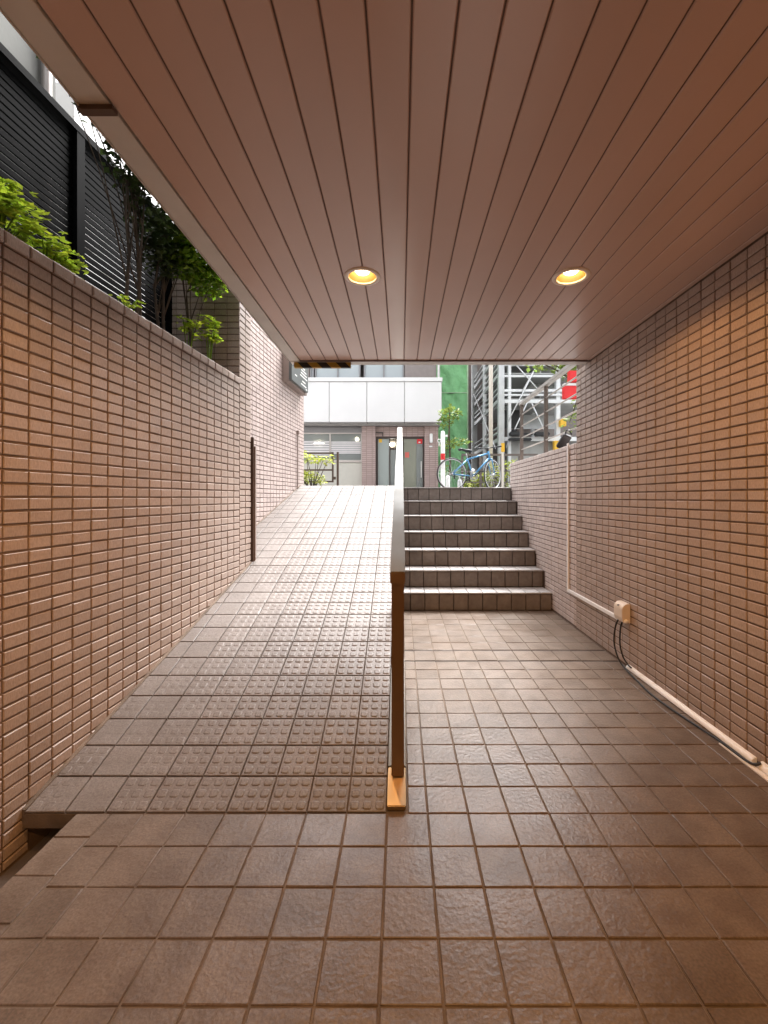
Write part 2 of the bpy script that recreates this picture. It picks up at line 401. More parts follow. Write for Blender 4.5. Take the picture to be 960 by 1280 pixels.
UX, UY, UZ = Vector((1, 0, 0)), Vector((0, 1, 0)), Vector((0, 0, 1))
def wall_cells(P0, U, length, z0, z1, pu=.099, pv=.0497, ju=.006, jv=.0085, keep=None, u_first=0., sink=0.):
    """grid of tiles on a vertical wall; P0 at u=0, z=0; normal = U x Z"""
    out = []; n = int(math.ceil(length / pu - 1e-6)); m = int(math.ceil((z1 - z0) / pv - 1e-6))
    for i in range(n):
        a = i * pu; b = min(a + pu, length)
        if b - a < .02: continue
        for k in range(m):
            c = z1 - (k + 1) * pv; d = z1 - k * pv; c = max(c, z0)
            if d - c < .015: continue
            p = Vector(P0) + U * ((a + b) / 2) + UZ * ((c + d) / 2) - U.cross(UZ) * sink
            if keep and not keep(p): continue
            out.append((p, U, UZ, b - a - ju, d - c - jv))
    return out

# ================================================================== GROUND, FLOOR, RAMP, STAIRS
TOP = 1.31                     # street level
CEIL = 2.293
XR = 1.56                      # right wall face
def XL(y): return -1.51 + .07 * y      # face of the planter wall on the left
def XF(y): return -1.811 + .07 * y     # face of the far wall on the left
LU = Vector((.07, 1, 0)).normalized()

g = MB()
g.add([(-40, 5.93, TOP), (.02, 5.93, TOP), (.02, 6.30, TOP), (1.56, 6.30, TOP), (40, 6.30, TOP), (40, 140, TOP), (-40, 140, TOP)], [tuple(range(7))])
g.add([(1.82, -8, TOP - .005), (40, -8, TOP - .005), (40, 6.3, TOP - .005), (1.82, 6.3, TOP - .005)], [(0, 1, 2, 3)])
g.add([(-40, -8, TOP - .005), (-2.4, -8, TOP - .005), (-2.4, 5.93, TOP - .005), (-40, 5.93, TOP - .005)], [(0, 1, 2, 3)])
struct(g.build('road', M['road']))

# floor of the passage
RAMP0, RAMP_X1 = 1.579, .02
PT = .149
fl = MB()
fl.box(-1.195, XR + .2, -3.2, RAMP0 + .02, -.30, -.0038)
fl.box(RAMP_X1 - .05, XR + .2, RAMP0 + .0205, 4.60, -.30, -.0034)
floor = struct(fl.build('floor', M['floor_grout']))
gt = MB(); gt.box(-1.75, -1.197, -3.2, 3.7, -.34, -.17)
struct(gt.build('drain_channel', M['concrete_dark']))
rows = []
for k in range(-20, 0): rows.append((RAMP0 + k * .1496, RAMP0 + (k + 1) * .1496, 0))
for k in range(10): rows.append((RAMP0 + k * .1465, RAMP0 + (k + 1) * .1465, 1))
rows.append((3.062, 3.255, 1))
for k in range(7): rows.append((3.274 + k * .1632, 3.274 + (k + 1) * .1632, 1))
cols = [(-.05 + PT * k, -.05 + PT * (k + 1)) for k in range(-6, 0)] + [(-1.065, -.945)] + [(-.05 + PT * k, min(-.05 + PT * (k + 1), XR - .004)) for k in range(11)]
cells = []
J = .0058
for y0, y1, right in rows:
    for x0, x1 in cols:
        if right and x1 < .05: continue
        if right and x0 < .02: x0 = .026
        if x1 - x0 < .03: continue
        cells.append((Vector(((x0 + x1) / 2, (y0 + y1) / 2, -.008)), UX, UY, x1 - x0 - J, y1 - y0 - J))
for k in range(-22, 1):
    y1 = 1.618 + k * .1496; y0 = y1 - .1496
    y1 = min(y1, RAMP0)
    if y1 - y0 < .03: continue
    cells.append((Vector((-1.131, (y0 + y1) / 2, -.008)), UX, UY, .130 - J, y1 - y0 - J))
m = MB()
for y in (3.044, 3.2555): m.box(.026, XR - .004, y, y + .0175, -.006, -.0014)
m.build('expansion_joint', M['step_grout'], floor)
lay(floor, 'tile', cells, M['floor_obj'], M['floor_isl'], dp=.0085, ch=.002, jit=.0007, tilt=.0018, limit=300, lift=.0008)

# ramp
SL = .305; RA = math.atan(SL); RY1 = 5.93
def rz(y): return SL * (y - RAMP0) + .004
rp = MB()
def ramp_poly(t): return [(RAMP0, rz(RAMP0) - t), (RY1, TOP - t), (RY1, -.2), (RAMP0, -.2)]
rp.prism([(RAMP0 + .03, rz(RAMP0 + .03) - .03), (RAMP0 + .03, -.2), (RY1, -.2), (RY1, TOP - .012)], 'x', -.0505, RAMP_X1)
rp.prism([(RAMP0 + .001, -.25), (RY1, -.25), (RY1, TOP - .011), (RAMP0 + .001, rz(RAMP0) - .011)], 'x', -1.19, -.051)
rp.prism([(RAMP0 + .004, rz(RAMP0) - .062), (RY1, TOP - .062), (RY1, TOP - .0112), (RAMP0 + .004, rz(RAMP0) - .0112)], 'x', -1.75, -1.1905)
ramp = struct(rp.build('ramp', M['floor_grout']))
RV = Vector((0, math.cos(RA), math.sin(RA)))
RN = UX.cross(RV)
cells = []
slen = (RY1 - RAMP0) / math.cos(RA); nr = 31; pr = slen / nr
for r in range(nr):
    y = RAMP0 + (r + .5) * pr * math.cos(RA)
    lim = XL(y) if y < 3.62 else XF(y)
    for c in range(-12, 0):
        x0 = -.05 + PT * c; x1 = x0 + PT
        if c == -1: x1 = -.053
        x0 = max(x0, lim - .012)
        if x1 - x0 < .022: continue
        k = c + 12          # worn smooth at the left, full studs at the right
        worn = max(0., min(1., (c + 7.9) / 3.6))
        worn *= 1 - .6 * (y - RAMP0) / (RY1 - RAMP0)
        hh = round(.0005 + .0032 * worn + random.choice((0, .0003, -.0002)), 4)
        st = (3, .0170, max(hh, .0004)) if x1 - x0 > .12 else None
        p = Vector(((x0 + x1) / 2, y, rz(y))) - RN * .0105
        cells.append((p, UX, RV, x1 - x0 - .005, pr - .006, st))
lay(ramp, 'tile', cells, M['ramp_obj'], M['ramp_obj'], dp=.0105, ch=.0018, jit=.0005, tilt=.0012, limit=300, lift=.0004, key='ramp')

# stairs
m = MB()
for y0, y1, X in ((RAMP0 + .003, 3.60, XL), (3.66, RY1, XF)):
    m.hexa([(X(y0) - .01, y0, rz(y0) - .02), (X(y0) + .010, y0, rz(y0) - .02), (X(y1) + .010, y1, rz(y1) - .02), (X(y1) - .01, y1, rz(y1) - .02)],
           [(X(y0) - .01, y0, rz(y0) + .010), (X(y0) + .010, y0, rz(y0) + .004), (X(y1) + .010, y1, rz(y1) + .004), (X(y1) - .01, y1, rz(y1) + .010)])
m.build('edge_bead', M['floor_grout'], ramp)
stairs = struct(empty('stairs', (.8, 4.416, 0)))
SY0, TD, RH, SX0 = 4.416, .2705, .18714, .024
scol = [(SX0, .099)] + [(.099 + PT * k, min(.099 + PT * (k + 1), XR - .003)) for k in range(10)]
for k in range(7):
    y0 = SY0 + TD * k; z1 = RH * (k + 1); yb = y0 + TD if k < 6 else 6.30
    b = MB(); b.box(SX0 - .002, XR, y0 + .010, yb + .0105, -.2, z1 - .011)
    st = b.build('step', M['step_grout'], stairs)
    for x0, x1 in scol:
        if x1 - x0 < .03: continue
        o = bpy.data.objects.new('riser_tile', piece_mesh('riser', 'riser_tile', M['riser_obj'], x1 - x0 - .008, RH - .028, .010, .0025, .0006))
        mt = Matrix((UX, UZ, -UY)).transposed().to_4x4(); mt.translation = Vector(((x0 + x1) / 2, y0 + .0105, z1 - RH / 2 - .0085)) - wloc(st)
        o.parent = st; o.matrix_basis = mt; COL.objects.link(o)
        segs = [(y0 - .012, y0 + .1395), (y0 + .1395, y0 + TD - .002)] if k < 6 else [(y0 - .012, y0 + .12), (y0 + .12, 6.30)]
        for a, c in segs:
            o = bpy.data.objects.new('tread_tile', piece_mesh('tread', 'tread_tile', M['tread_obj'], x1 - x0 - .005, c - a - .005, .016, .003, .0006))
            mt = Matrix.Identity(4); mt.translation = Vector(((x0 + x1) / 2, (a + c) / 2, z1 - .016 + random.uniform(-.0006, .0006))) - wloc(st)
            o.parent = st; o.matrix_basis = mt; COL.objects.link(o)

# ================================================================== WALLS
# right wall, full height
WY1 = 3.81
b = MB(); b.box(XR + .008, XR + .26, -3.2, WY1 - .008, -.2, 3.2)
rw = tag(b.build('tiled_wall', M['grout'], loc=(XR, 1, 0)), 'tall brown tiled wall on the right, lit in scallops by the ceiling lamps', 'wall')
UYm = Vector((0, -1, 0))
PU = .0988
cells = wall_cells((XR + .008, WY1, 0), UYm, 5.0, .0, CEIL, PU)
lay(rw, 'tile', cells, M['brick_obj'], M['brick_isl'], key='rw')
# end face of it, above the low wall
cells = wall_cells((XR, WY1 - .008, 0), UX, .26, 1.66, 3.2, .0988)
cells = [(p, Vector((-1, 0, 0)), UZ, a, c) for p, U, V, a, c in cells]
lay(rw, 'tile', cells, M['brick_obj'], M['brick_isl'], limit=0, key='rw')

# right low wall beside the stairs
LW1, LWT = 6.12, 1.655
b = MB(); b.box(XR + .008, XR + .26, WY1 - .0075, LW1 - .008, -.2, LWT - .008)
lw = tag(b.build('low_wall', M['pink_grout'], loc=(XR, 5, 0)), 'low tiled wall with daylight put into its pinkish colour, beside the stairs with a steel railing on top', 'wall')
def above_step(p):
    if p.y < SY0: return True
    k = int((p.y - SY0) / TD); return p.z > RH * (min(k, 6) + 1) - .03
n = int((LW1 - WY1) / PU)
cells = wall_cells((XR + .008, LW1, 0), UYm, LW1 - WY1 - .001, 0, LWT, PU, keep=above_step)
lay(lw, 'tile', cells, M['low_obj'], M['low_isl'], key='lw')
cells = []
for i in range(int((LW1 - WY1) / PU)):
    cells.append((Vector((XR + .132, LW1 - (i + .5) * PU, LWT - .008)), UX, UY, .252, PU - .005))
lay(lw, 'cap_tile', cells, M['low_obj'], M['low_isl'], limit=0, key='lwcap')
cells = wall_cells((XR, LW1 - .008, 0), UX, .26, TOP, LWT, PU)
cells = [(p, Vector((-1, 0, 0)), UZ, a, c) for p, U, V, a, c in cells]
lay(lw, 'tile', cells, M['low_obj'], M['low_isl'], limit=0, key='lw')

# left planter wall (slightly turned), full tiles up to a projecting cap course
PY1 = 3.60; PIER0 = 3.385; PW = 2.113
def lp(y, d, z): return (XL(y) - d, y, z)
def skew(m, y0, y1, d0, d1, z0, z1, X=XL):
    return m.hexa([(X(y0) - d1, y0, z0), (X(y0) - d0, y0, z0), (X(y1) - d0, y1, z0), (X(y1) - d1, y1, z0)],
                  [(X(y0) - d1, y0, z1), (X(y0) - d0, y0, z1), (X(y1) - d0, y1, z1), (X(y1) - d1, y1, z1)])
b = MB(); skew(b, -3.2, PIER0, .008, .22, -.3, PW - .008)
pw = tag(b.build('planter_wall', M['grout'], loc=(XL(1), 1, 0)), 'brown tiled retaining wall on the left that holds the planting bed', 'wall')
def above_ramp(p): return p.y < RAMP0 or p.z > rz(p.y) - .03
sc = 1 / LU.y
c0 = Vector(lp(-1.2, .008, 0))
Lw = (PIER0 + 1.2) * sc
def left_cells(y0, y1, z0, z1, keep=None, X=XL, d=.008, pu=.0988):
    # normal must point to +X: U runs towards +Y, so U x Z = +X
    return wall_cells(Vector((X(y0) - d, y0, 0)), LU, (y1 - y0) / LU.y, z0, z1, pu, keep=keep)
cells = left_cells(PIER0 - .0988 * 47 * LU.y, PIER0 - .001, -.16, PW - .052, keep=above_ramp)
lay(pw, 'tile', cells, M['brick_obj'], M['brick_isl'], key='pw')
cells = []
for i in range(47):
    y = PIER0 - (i + .5) * .0988 * LU.y
    cells.append((Vector((XL(y) - .0075, y, PW - .026)), LU, UZ, .0988 - .0045, .046))
lay(pw, 'cap_tile', cells, M['brick_obj'], M['brick_isl'], dp=.014, ch=.004, key='pwcap', limit=60)
cells = []
for i in range(47):
    y = PIER0 - (i + .5) * .0988 * LU.y
    cells.append((Vector((XL(y) - .105, y, PW - .008)), Vector((LU.y, -LU.x, 0)), LU, .215, .0988 - .0045))
lay(pw, 'cap_tile', cells, M['brick_obj'], M['brick_isl'], dp=.008, key='pwtop', limit=0)

# pier at the end of the planter wall
PH = 3.0
b = MB(); skew(b, PIER0, PY1 - .008, .008, .75, -.2, PH)
pr_ = tag(b.build('tiled_pier', M['grout'], loc=(XL(3.5), 3.5, 0)), 'brown tiled pier closing the end of the planting bed on the left', 'pillar')
cells = left_cells(PIER0 + .0005, PY1, rz(PIER0) - .1, PH - .03, keep=above_ramp, pu=.1075)
lay(pr_, 'tile', cells, M['brick_obj'], M['brick_isl'], key='pier')
FU = Vector((1, .0, 0))
cells = []
for i in range(7):
    for k in range(20):
        z1 = PH - k * .0497; xa = XL(PIER0) - .0 - i * .1
        if z1 - .05 < 2.0: continue
        cells.append((Vector((xa - .05, PIER0 + .0005, z1 - .025)), UX, UZ, .0955, .0422))
lay(pr_, 'tile', cells, M['brick_obj'], M['brick_isl'], limit=120, key='pierf')

# far wall on the left, daylight put into its brighter tile colour
FY0, FY1 = 3.66, 6.12
b = MB(); skew(b, FY0, FY1 - .008, .008, .30, .2, PH + .0, X=XF)
fw = tag(b.build('far_tiled_wall', M['pink_grout'], loc=(XF(5), 5, .9)), 'tiled wall with daylight put into its pinkish colour on the left, at the head of the ramp', 'wall')
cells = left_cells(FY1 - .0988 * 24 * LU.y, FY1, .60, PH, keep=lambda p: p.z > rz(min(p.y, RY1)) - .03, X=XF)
lay(fw, 'tile', cells, M['daylit_obj'], M['daylit_isl'], key='fw', seen=lambda p: p.y > 4.35)
cells = []
for i in range(3):
    for k in range(34):
        z1 = PH - k * .0497; xa = XF(FY1) - i * .1
        cells.append((Vector((xa - .05, FY1 - .0085, z1 - .025)), Vector((-1, 0, 0)), UZ, .0955, .0422))
lay(fw, 'tile', cells, M['daylit_obj'], M['daylit_isl'], limit=0, key='fw')

# wall closing the passage behind the camera
b = MB(); b.box(-1.9, XR + .3, -3.45, -3.22, -.3, 3.2)
bw = tag(b.build('end_wall', M['brick_isl']), 'plain brown wall closing the far inner end of the covered passage', 'wall')

# ================================================================== CEILING
CX0, CY1 = -.83, 3.51
cl = MB(); cl.box(CX0 - .09, XR + .005, -3.2, CY1 + .11, CEIL + .10, CEIL + .32)
ceiling = struct(cl.build('ceiling', M['groove']))
LIGHTS = [(-.196, 2.185), (.869, 2.185), (-.196, .84), (.869, .84), (-.196, -.52), (.869, -.52), (-.196, -1.9), (.869, -1.9)]
def boards():
    edges = []; x = .026 - 8 * .107
    while x < XR - .02:
        edges.append((x, min(x + .107, XR - .001))); x += .107
    cutters = []
    cm = MB()
    for lx, ly in LIGHTS:
        n = 32; vs = [(lx + .080 * math.cos(2 * math.pi * i / n), ly + .080 * math.sin(2 * math.pi * i / n), z) for z in (CEIL - .1, CEIL + .2) for i in range(n)]
        cm.add(vs, [tuple(range(n - 1, -1, -1)), tuple(range(n, 2 * n))] + [(i, (i + 1) % n, (i + 1) % n + n, i + n) for i in range(n)])
    cut = cm.build('cutter', M['groove'], fix=False)
    made = []
    for x0, x1 in edges:
        m = MB(); a, c = x0 + .0024, x1 - .0024
        m.prism([(a, CEIL + .02), (a, CEIL + .003), (a + .003, CEIL), (c - .003, CEIL), (c, CEIL + .003), (c, CEIL + .02)], 'y', -3.2, CY1)
        o = m.build('board', M['plank'], ceiling)
        if any(lx - .081 < c and lx + .081 > a for lx, ly in LIGHTS):
            md = o.modifiers.new('cut', 'BOOLEAN'); md.operation = 'DIFFERENCE'; md.object = cut; md.solver = 'EXACT'; made.append(o)
    dg = bpy.context.evaluated_depsgraph_get(); dg.update()
    new = [(o, bpy.data.meshes.new_from_object(o.evaluated_get(dg))) for o in made]
    for o, me in new: o.modifiers.clear(); o.data = me
    bpy.data.objects.remove(cut)
    m = MB()
    for x0, x1 in edges[1:]:
        y = -3.2
        for ya, yb in sorted((ly - .085, ly + .085) for lx, ly in LIGHTS if abs(lx - x0) < .085) + [(CY1 - .003, 0)]:
            m.box(x0 - .0023, x0 + .0023, y, ya, CEIL + .0045, CEIL + .016); y = yb
    m.build('groove', M['groove'], ceiling)
boards()
m = MB(); m.box(CX0 - .088, CX0 - .003, -3.2, CY1 + .02, CEIL - .004, CEIL + .099); m.box(CX0 - .092, CX0 - .0885, -3.2, CY1 + .02, CEIL - .010, CEIL + .5)
m.build('side_trim', M['trim_grey'], ceiling, bevel=.001)
m = MB(); m.box(CX0 - .002, XR - .001, CY1 + .001, CY1 + .022, CEIL - .010, CEIL + .04)
m.build('end_trim', M['trim_dark'], ceiling, bevel=.002)
m = MB(); m.box(CX0 - .087, XR - .001, CY1 + .0225, CY1 + .11, CEIL - .006, CEIL + .099)
m.build('front_trim', M['trim_grey'], ceiling, bevel=.002)
m = MB(); m.box(CX0 - .096, CX0 + .006, 1.222, 1.246, CEIL - .018, CEIL - .0042)
m.build('bracket', M['brown_metal'], ceiling)
# unseen storeys above the passage, put in to keep sky light out
m = MB(); m.box(CX0 - .09, 9.0, -8, CY1 + .10, CEIL + .325, 9.5)
struct(m.build('unseen_storeys', M['concrete']))

# downlights
for i, (lx, ly) in enumerate(LIGHTS):
    labs = ['recessed warm ceiling downlight, the lit one left of the handrail line', 'recessed warm ceiling downlight, the lit one near the right wall']
    side = 'left row' if lx < 0 else 'row by the right wall'
    lab = labs[i] if i < 2 else f'warm downlight in the {side}, {("second", "third", "last")[i // 2 - 1]} from the street end'
    t = thing('downlight', (lx, ly, CEIL), lab, 'ceiling lamp', 'downlights in the board ceiling')
    m = MB(); m.lathe((lx, ly, CEIL), [(.070, .004), (.069, -.002), (.072, -.006), (.087, -.005), (.0925, -.001), (.0925, .003)], 40)
    m.build('trim_ring', M['lamp_ring'], t, smooth=True)
    m = MB(); m.lathe((lx, ly, CEIL), [(.0705, .0), (.064, .030), (.050, .066)], 40)
    m.build('reflector', M['reflector'], t, smooth=True, fix=False)
    m = MB(); m.lathe((lx, ly, CEIL), [(.0005, .012), (.018, .0145), (.032, .021), (.040, .032), (.042, .046), (.038, .060), (.0005, .067)], 32)
    m.build('bulb', M['bulb'], t, smooth=True)
    ld = bpy.data.lights.new('lamp', 'SPOT'); ld.energy = LAMP_FRONT if i < 2 else LAMP_INNER; ld.color = (1, .50, .175); ld.shadow_soft_size = .004; ld.spot_size = R(158); ld.spot_blend = .30
    lo = bpy.data.objects.new('lamp', ld); COL.objects.link(lo); lo.parent = t; lo.location = (0, 0, .006)

# ================================================================== HANDRAIL
def hz(y): return .3825 + SL * y
t = thing('handrail', (-.012, 1.66, rz(1.66)), 'flat brushed steel handrail rising between the ramp and the stairs', 'handrail')
m = MB(); m.bar((-.012, 1.622, hz(1.622) - .006), (-.012, 5.52, hz(5.52) - .006), .058, .026)
m.build('top_rail', M['steel'], t, bevel=.004)
m = MB(); m.box(-.0405, .0165, 1.6185, 1.6255, hz(1.622) - .038, hz(1.622) + .004)
m.build('end_cap', M['post_steel'], t, bevel=.002)
m = MB(); m.bar((-.016, 1.744, rz(1.744) + .007), (-.016, 5.80, rz(5.80) + .007), .070, .024)
m.build('base_rail', M['steel'], t, bevel=.003)
m = MB(); m.bar((-.016, 1.588, rz(1.588) + .005), (-.016, 1.742, rz(1.742) + .006), .070, .024)
m.build('foot_plate', M['lit_steel'], t, bevel=.003)  # near end of the base rail, coloured for the lamp highlight
for y in (1.715, 2.95, 4.2, 5.45):
    m = MB(); m.box(-.037, .013, y - .022, y + .022, rz(y) + .012, hz(y) - .018)
    m.build('post', M['post_steel'], t, bevel=.005)

# ================================================================== RIGHT WALL FITTINGS
t = thing('junction_box', (XR - .02, 2.96, .31), 'small beige rounded junction box on the right wall above the floor', 'junction box')
prof = [(XR - .001, .31), (XR - .001, .440)]
for a in range(0, 91, 15): prof.append((XR - .018 - .040 * math.sin(R(a)), 0.400 + .040 * math.cos(R(a))))
prof += [(XR - .058, .345), (XR - .050, .318), (XR - .040, .31)]
m = MB(); m.prism(prof, 'y', 2.905, 3.02); m.build('housing', M['beige_plastic'], t, bevel=.002)
m = MB(); m.tube([(XR - .062, 2.962, .423), (XR - .045, 2.962, .423)], .004, 8); m.build('screw', M['brown_metal'], t)
m = MB(); m.tube([(XR - .032, 2.925, .325), (XR - .032, 2.895, .325)], .014, 10); m.build('gland', M['white_plastic'], t, smooth=True)

m = MB(); m.box(XR - .016, XR - .001, 3.956, 3.986, .291, 1.668); m.box(XR - .0162, XR - .001, 3.03, 3.9555, .291, .321)
tag(m.build('wall_duct', M['white_plastic'], bevel=.003, loc=(XR, 3.97, .3)), 'slim white duct running down and along the right wall', 'cable duct')
t = thing('floor_duct', (XR - .03, 2.3, 0), 'white cable cover laid along the foot of the right wall', 'cable duct')
def quarter(y0, y1, r, nm, z=.004):
    pf = [(XR - .001, z), (XR - .001, z + r)] + [(XR - .004 - r * math.sin(R(a)) * .95, z + r * math.cos(R(a))) for a in range(0, 91, 15)]
    q = MB(); q.prism(pf, 'y', y0, y1); q.build(nm, M['white_plastic'], t, bevel=.0015)
quarter(1.872, 2.92, .024, 'cover'); quarter(.5, 1.842, .028, 'cover')
m = MB(); m.box(XR - .060, XR - .0345, .5, 2.02, .002, .008); m.build('base_strip', M['white_plastic'], t)

def spline(pts, n=10):
    out = []; P = [Vector(p) for p in pts]; P = [P[0]] + P + [P[-1]]
    for i in range(1, len(P) - 2):
        for k in range(n):
            u = k / n; a, b_, c, d = P[i - 1], P[i], P[i + 1], P[i + 2]
            out.append(.5 * ((2 * b_) + (c - a) * u + (2 * a - 5 * b_ + 4 * c - d) * u * u + (3 * b_ - a - 3 * c + d) * u ** 3))
    return out + [P[-2]]
m = MB(); m.tube(spline([(XR - .04, 2.975, .33), (XR - .062, 2.985, .27), (XR - .075, 2.98, .16), (XR - .062, 2.95, .06), (XR - .052, 2.88, .018), (XR - .065, 2.70, .006), (XR - .085, 2.50, .006), (XR - .07, 2.25, .008), (XR - .052, 2.05, .013), (XR - .045, 1.86, .014), (XR - .02, 1.83, .03)]), .0055, 8)
tag(m.build('cable', M['black_rubber'], smooth=True, loc=(XR - .06, 2.98, 0)), 'black cable hanging from the junction box and trailing along the floor beside the white cover', 'cable')
m = MB(); m.tube(spline([(XR - .03, 2.94, .33), (XR - .045, 2.95, .27), (XR - .052, 2.945, .16), (XR - .04, 2.93, .08), (XR - .022, 2.90, .035), (XR - .02, 2.86, .028)]), .0055, 8)
tag(m.build('cable', M['black_rubber'], smooth=True, loc=(XR - .04, 2.94, 0)), 'shorter black cable looping from the junction box into the end of the white cover', 'cable')

# brown edge strip by the end of the planter wall, thin pipe on the far wall
t = thing('edge_guard', (XL(3.63) + .01, 3.63, rz(3.63)), 'tall thin dark brown metal edge strip standing at the end of the planter wall', 'edge strip')
m = MB(); m.box(XL(3.62) - .04, XL(3.62) + .012, 3.612, 3.632, rz(3.62) - .01, 1.675); m.build('guard_plate', M['brown_metal'], t, bevel=.002)
m = MB(); m.box(XL(3.62) - .02, XL(3.62) + .022, 3.633, 3.66, rz(3.64) - .01, 1.60); m.build('back_plate', M['sign_side'], t, bevel=.002)
m = MB(); py = 5.79; m.tube([(XF(py) + .012, py, rz(py) - .02), (XF(py) + .012, py, 2.02)], .008, 8); m.box(XF(py), XF(py) + .03, py - .015, py + .015, 2.02, 2.07)
tag(m.build('thin_pipe', M['sign_side'], loc=(XF(py), py, rz(py))), 'thin brown pipe running down the far tiled wall near the ramp top', 'pipe')

# sign on the far wall
t = thing('wall_sign', (XF(5.6) + .05, 5.6, 2.6), 'dark grey sign board with white lines of print, fixed on the far tiled wall', 'sign')
m = MB(); skew(m, 5.22, 5.97, -.085, -.002, 2.585, 2.96, X=XF); m.build('sign_box', M['sign_side'], t)
m = MB(); skew(m, 5.21, 5.90, -.120, -.0855, 2.605, 2.99, X=XF); m.build('sign_plate', M['sign_grey'], t)
m = MB()
for (u0, u1, z) in ((.05, .20, 2.955), (.04, .16, 2.925), (.05, .24, 2.90), (.06, .22, 2.876), (.05, .30, 2.835), (.12, .20, 2.70),
                    (.42, .52, 2.93), (.42, .50, 2.90), (.40, .54, 2.875), (.38, .60, 2.84), (.36, .62, 2.80), (.33, .64, 2.76), (.42, .56, 2.70), (.37, .60, 2.655), (.58, .64, 2.63)):
    skew(m, 5.21 + u0, 5.21 + u1, -.1218, -.1201, z - .008, z + .006, X=XF)
m.build('print', M['white_print'], t)

# clearance bar with hazard stripes under the front trim
m = MB(); m.box(-.885, -.415, 3.545, 3.575, 2.243, 2.2865)
tag(m.build('clearance_bar', M['hazard'], loc=(-.65, 3.56, 2.26), bevel=.002), 'black and yellow striped clearance bar under the ceiling edge', 'warning bar')

# railing on the low wall
t = thing('wall_railing', (1.66, 5.2, LWT), 'grey steel railing with five rails on top of the low tiled wall', 'railing')
RX = 1.655
for y in (5.86, 4.88, 3.9, 2.92):
    m = MB(); m.box(RX - .022, RX + .022, y - .012, y + .012, LWT - .004, 2.43); m.build('post', M['rail_dark'], t, bevel=.002)
for i, z in enumerate((2.45, 2.30, 2.14, 1.98, 1.82)):
    m = MB()
    if i == 0: m.box(RX - .03, RX + .03, 2.0, 5.90, z - .019, z + .019)
    else: m.tube([(RX - .001 * i, 2.0, z), (RX - .001 * i, 5.87, z)], .0085, 8)
    m.build('rail', M['rail_steel'], t, bevel=.003 if i == 0 else 0)
t = thing('black_box', (1.64, 4.27, 1.66), 'small black tilted box with a bracket, on the low wall below the railing', 'floodlight')
m = MB(); m.bar((1.605, 4.32, 1.665), (1.655, 4.24, 1.785), .085, .045, up=(0, 1, 0)); m.build('body', M['dark_machine'], t, bevel=.006)
m = MB(); m.tube([(1.64, 4.27, 1.79), (1.645, 4.25, 1.83), (1.65, 4.20, 1.83), (1.652, 4.14, 1.775)], .007, 8); m.build('bracket', M['dark_machine'], t, smooth=True)

# ================================================================== PLANTING BED ON THE LEFT
m = MB(); skew(m, -3.2, PIER0 - .002, .2205, .62, -.2, 2.02); struct(m.build('planting_soil', M['soil']))

# louvre fence
FD = .56
def XN(y): return XL(y) - FD
t = thing('louvre_fence', (XN(2.4), 2.4, 2.02), 'black horizontal louvre fence behind the planting bed', 'fence')
posts = [-.6, .95, 2.5, 3.36]
for y in posts:
    m = MB(); skew(m, y - .028, y + .028, -.028, .03, 2.0, 3.285, X=XN); m.build('post', M['black_slat'], t)
for a, c in zip(posts[:-1], posts[1:]):
    for k in range(31):
        z = 2.03 + k * .0400
        m = MB(); y0, y1 = a + .029, c - .029
        skew(m, y0, y1, -.006, .006, z, z + .0295, X=XN)
        m.build('slat', M['black_slat'], t)
m = MB(); skew(m, -.63, 3.384, -.03, .032, 3.2855, 3.325, X=XN); m.build('top_rail', M['black_slat'], t)

# neighbouring buildings seen above the fence
m = MB(); m.box(-9, -3.0, -6, 3.72, TOP - .1, 8.0)
nb = tag(m.build('grey_building', M['concrete_mid'], loc=(-6, -1, TOP)), 'grey concrete neighbouring building rising behind the louvre fence', 'building')
m = MB(); m.tube([(-2.96, 3.58, TOP), (-2.96, 3.58, 8)], .035, 10); m.build('downpipe', M['window_frame'], nb, smooth=True)
t = thing('pale_building', (-6.5, 7, TOP), 'pale building with horizontal siding seen over the louvre fence', 'building')
m = MB(); m.box(-9, -4.3, 5.6, 9.5, TOP - .1, 6.6); m.build('wall', M['white_panel'], t)
for k in range(28):
    m = MB(); m.box(-4.299, -4.27, 5.6, 9.5, 2.0 + k * .16, 2.0 + k * .16 + .145); m.build('siding_board', M['white_panel'], t)

def leaf_cloud(mb, blobs, n, size, rng, droop=.0, flat=.5):
    """n leaves over a list of ellipsoids (centre, radii); each leaf a folded blade of four triangles"""
    tot = sum(r[0] * r[1] * r[2] for c, r in blobs) ** 1
    for c, r in blobs:
        k = max(3, int(n * r[0] * r[1] * r[2] / tot))
        for _ in range(k):
            while True:
                d = Vector((rng.uniform(-1, 1), rng.uniform(-1, 1), rng.uniform(-1, 1)))
                if .25 < d.length < 1: break
            p = Vector(c) + Vector((d.x * r[0], d.y * r[1], d.z * r[2]))
            leaf(mb, p, size * rng.uniform(.6, 1.25), rng, d, flat)
def leaf(mb, p, s, rng, d=None, flat=.5):
    a = Vector((rng.uniform(-1, 1), rng.uniform(-1, 1), rng.uniform(-.5, .35))).normalized()
    up = Vector((rng.uniform(-1, 1) * (1 - flat), rng.uniform(-1, 1) * (1 - flat), 1)).normalized()
    sd = a.cross(up).normalized(); nn = sd.cross(a)
    wd = s * rng.uniform(.26, .40)
    mb.add([p, p + a * s * .45 + sd * wd + nn * s * .10, p + a * s, p + a * s * .45 - sd * wd + nn * s * .10, p + a * s * .5],
           [(0, 4, 1), (1, 4, 2), (2, 4, 3), (3, 4, 0)])
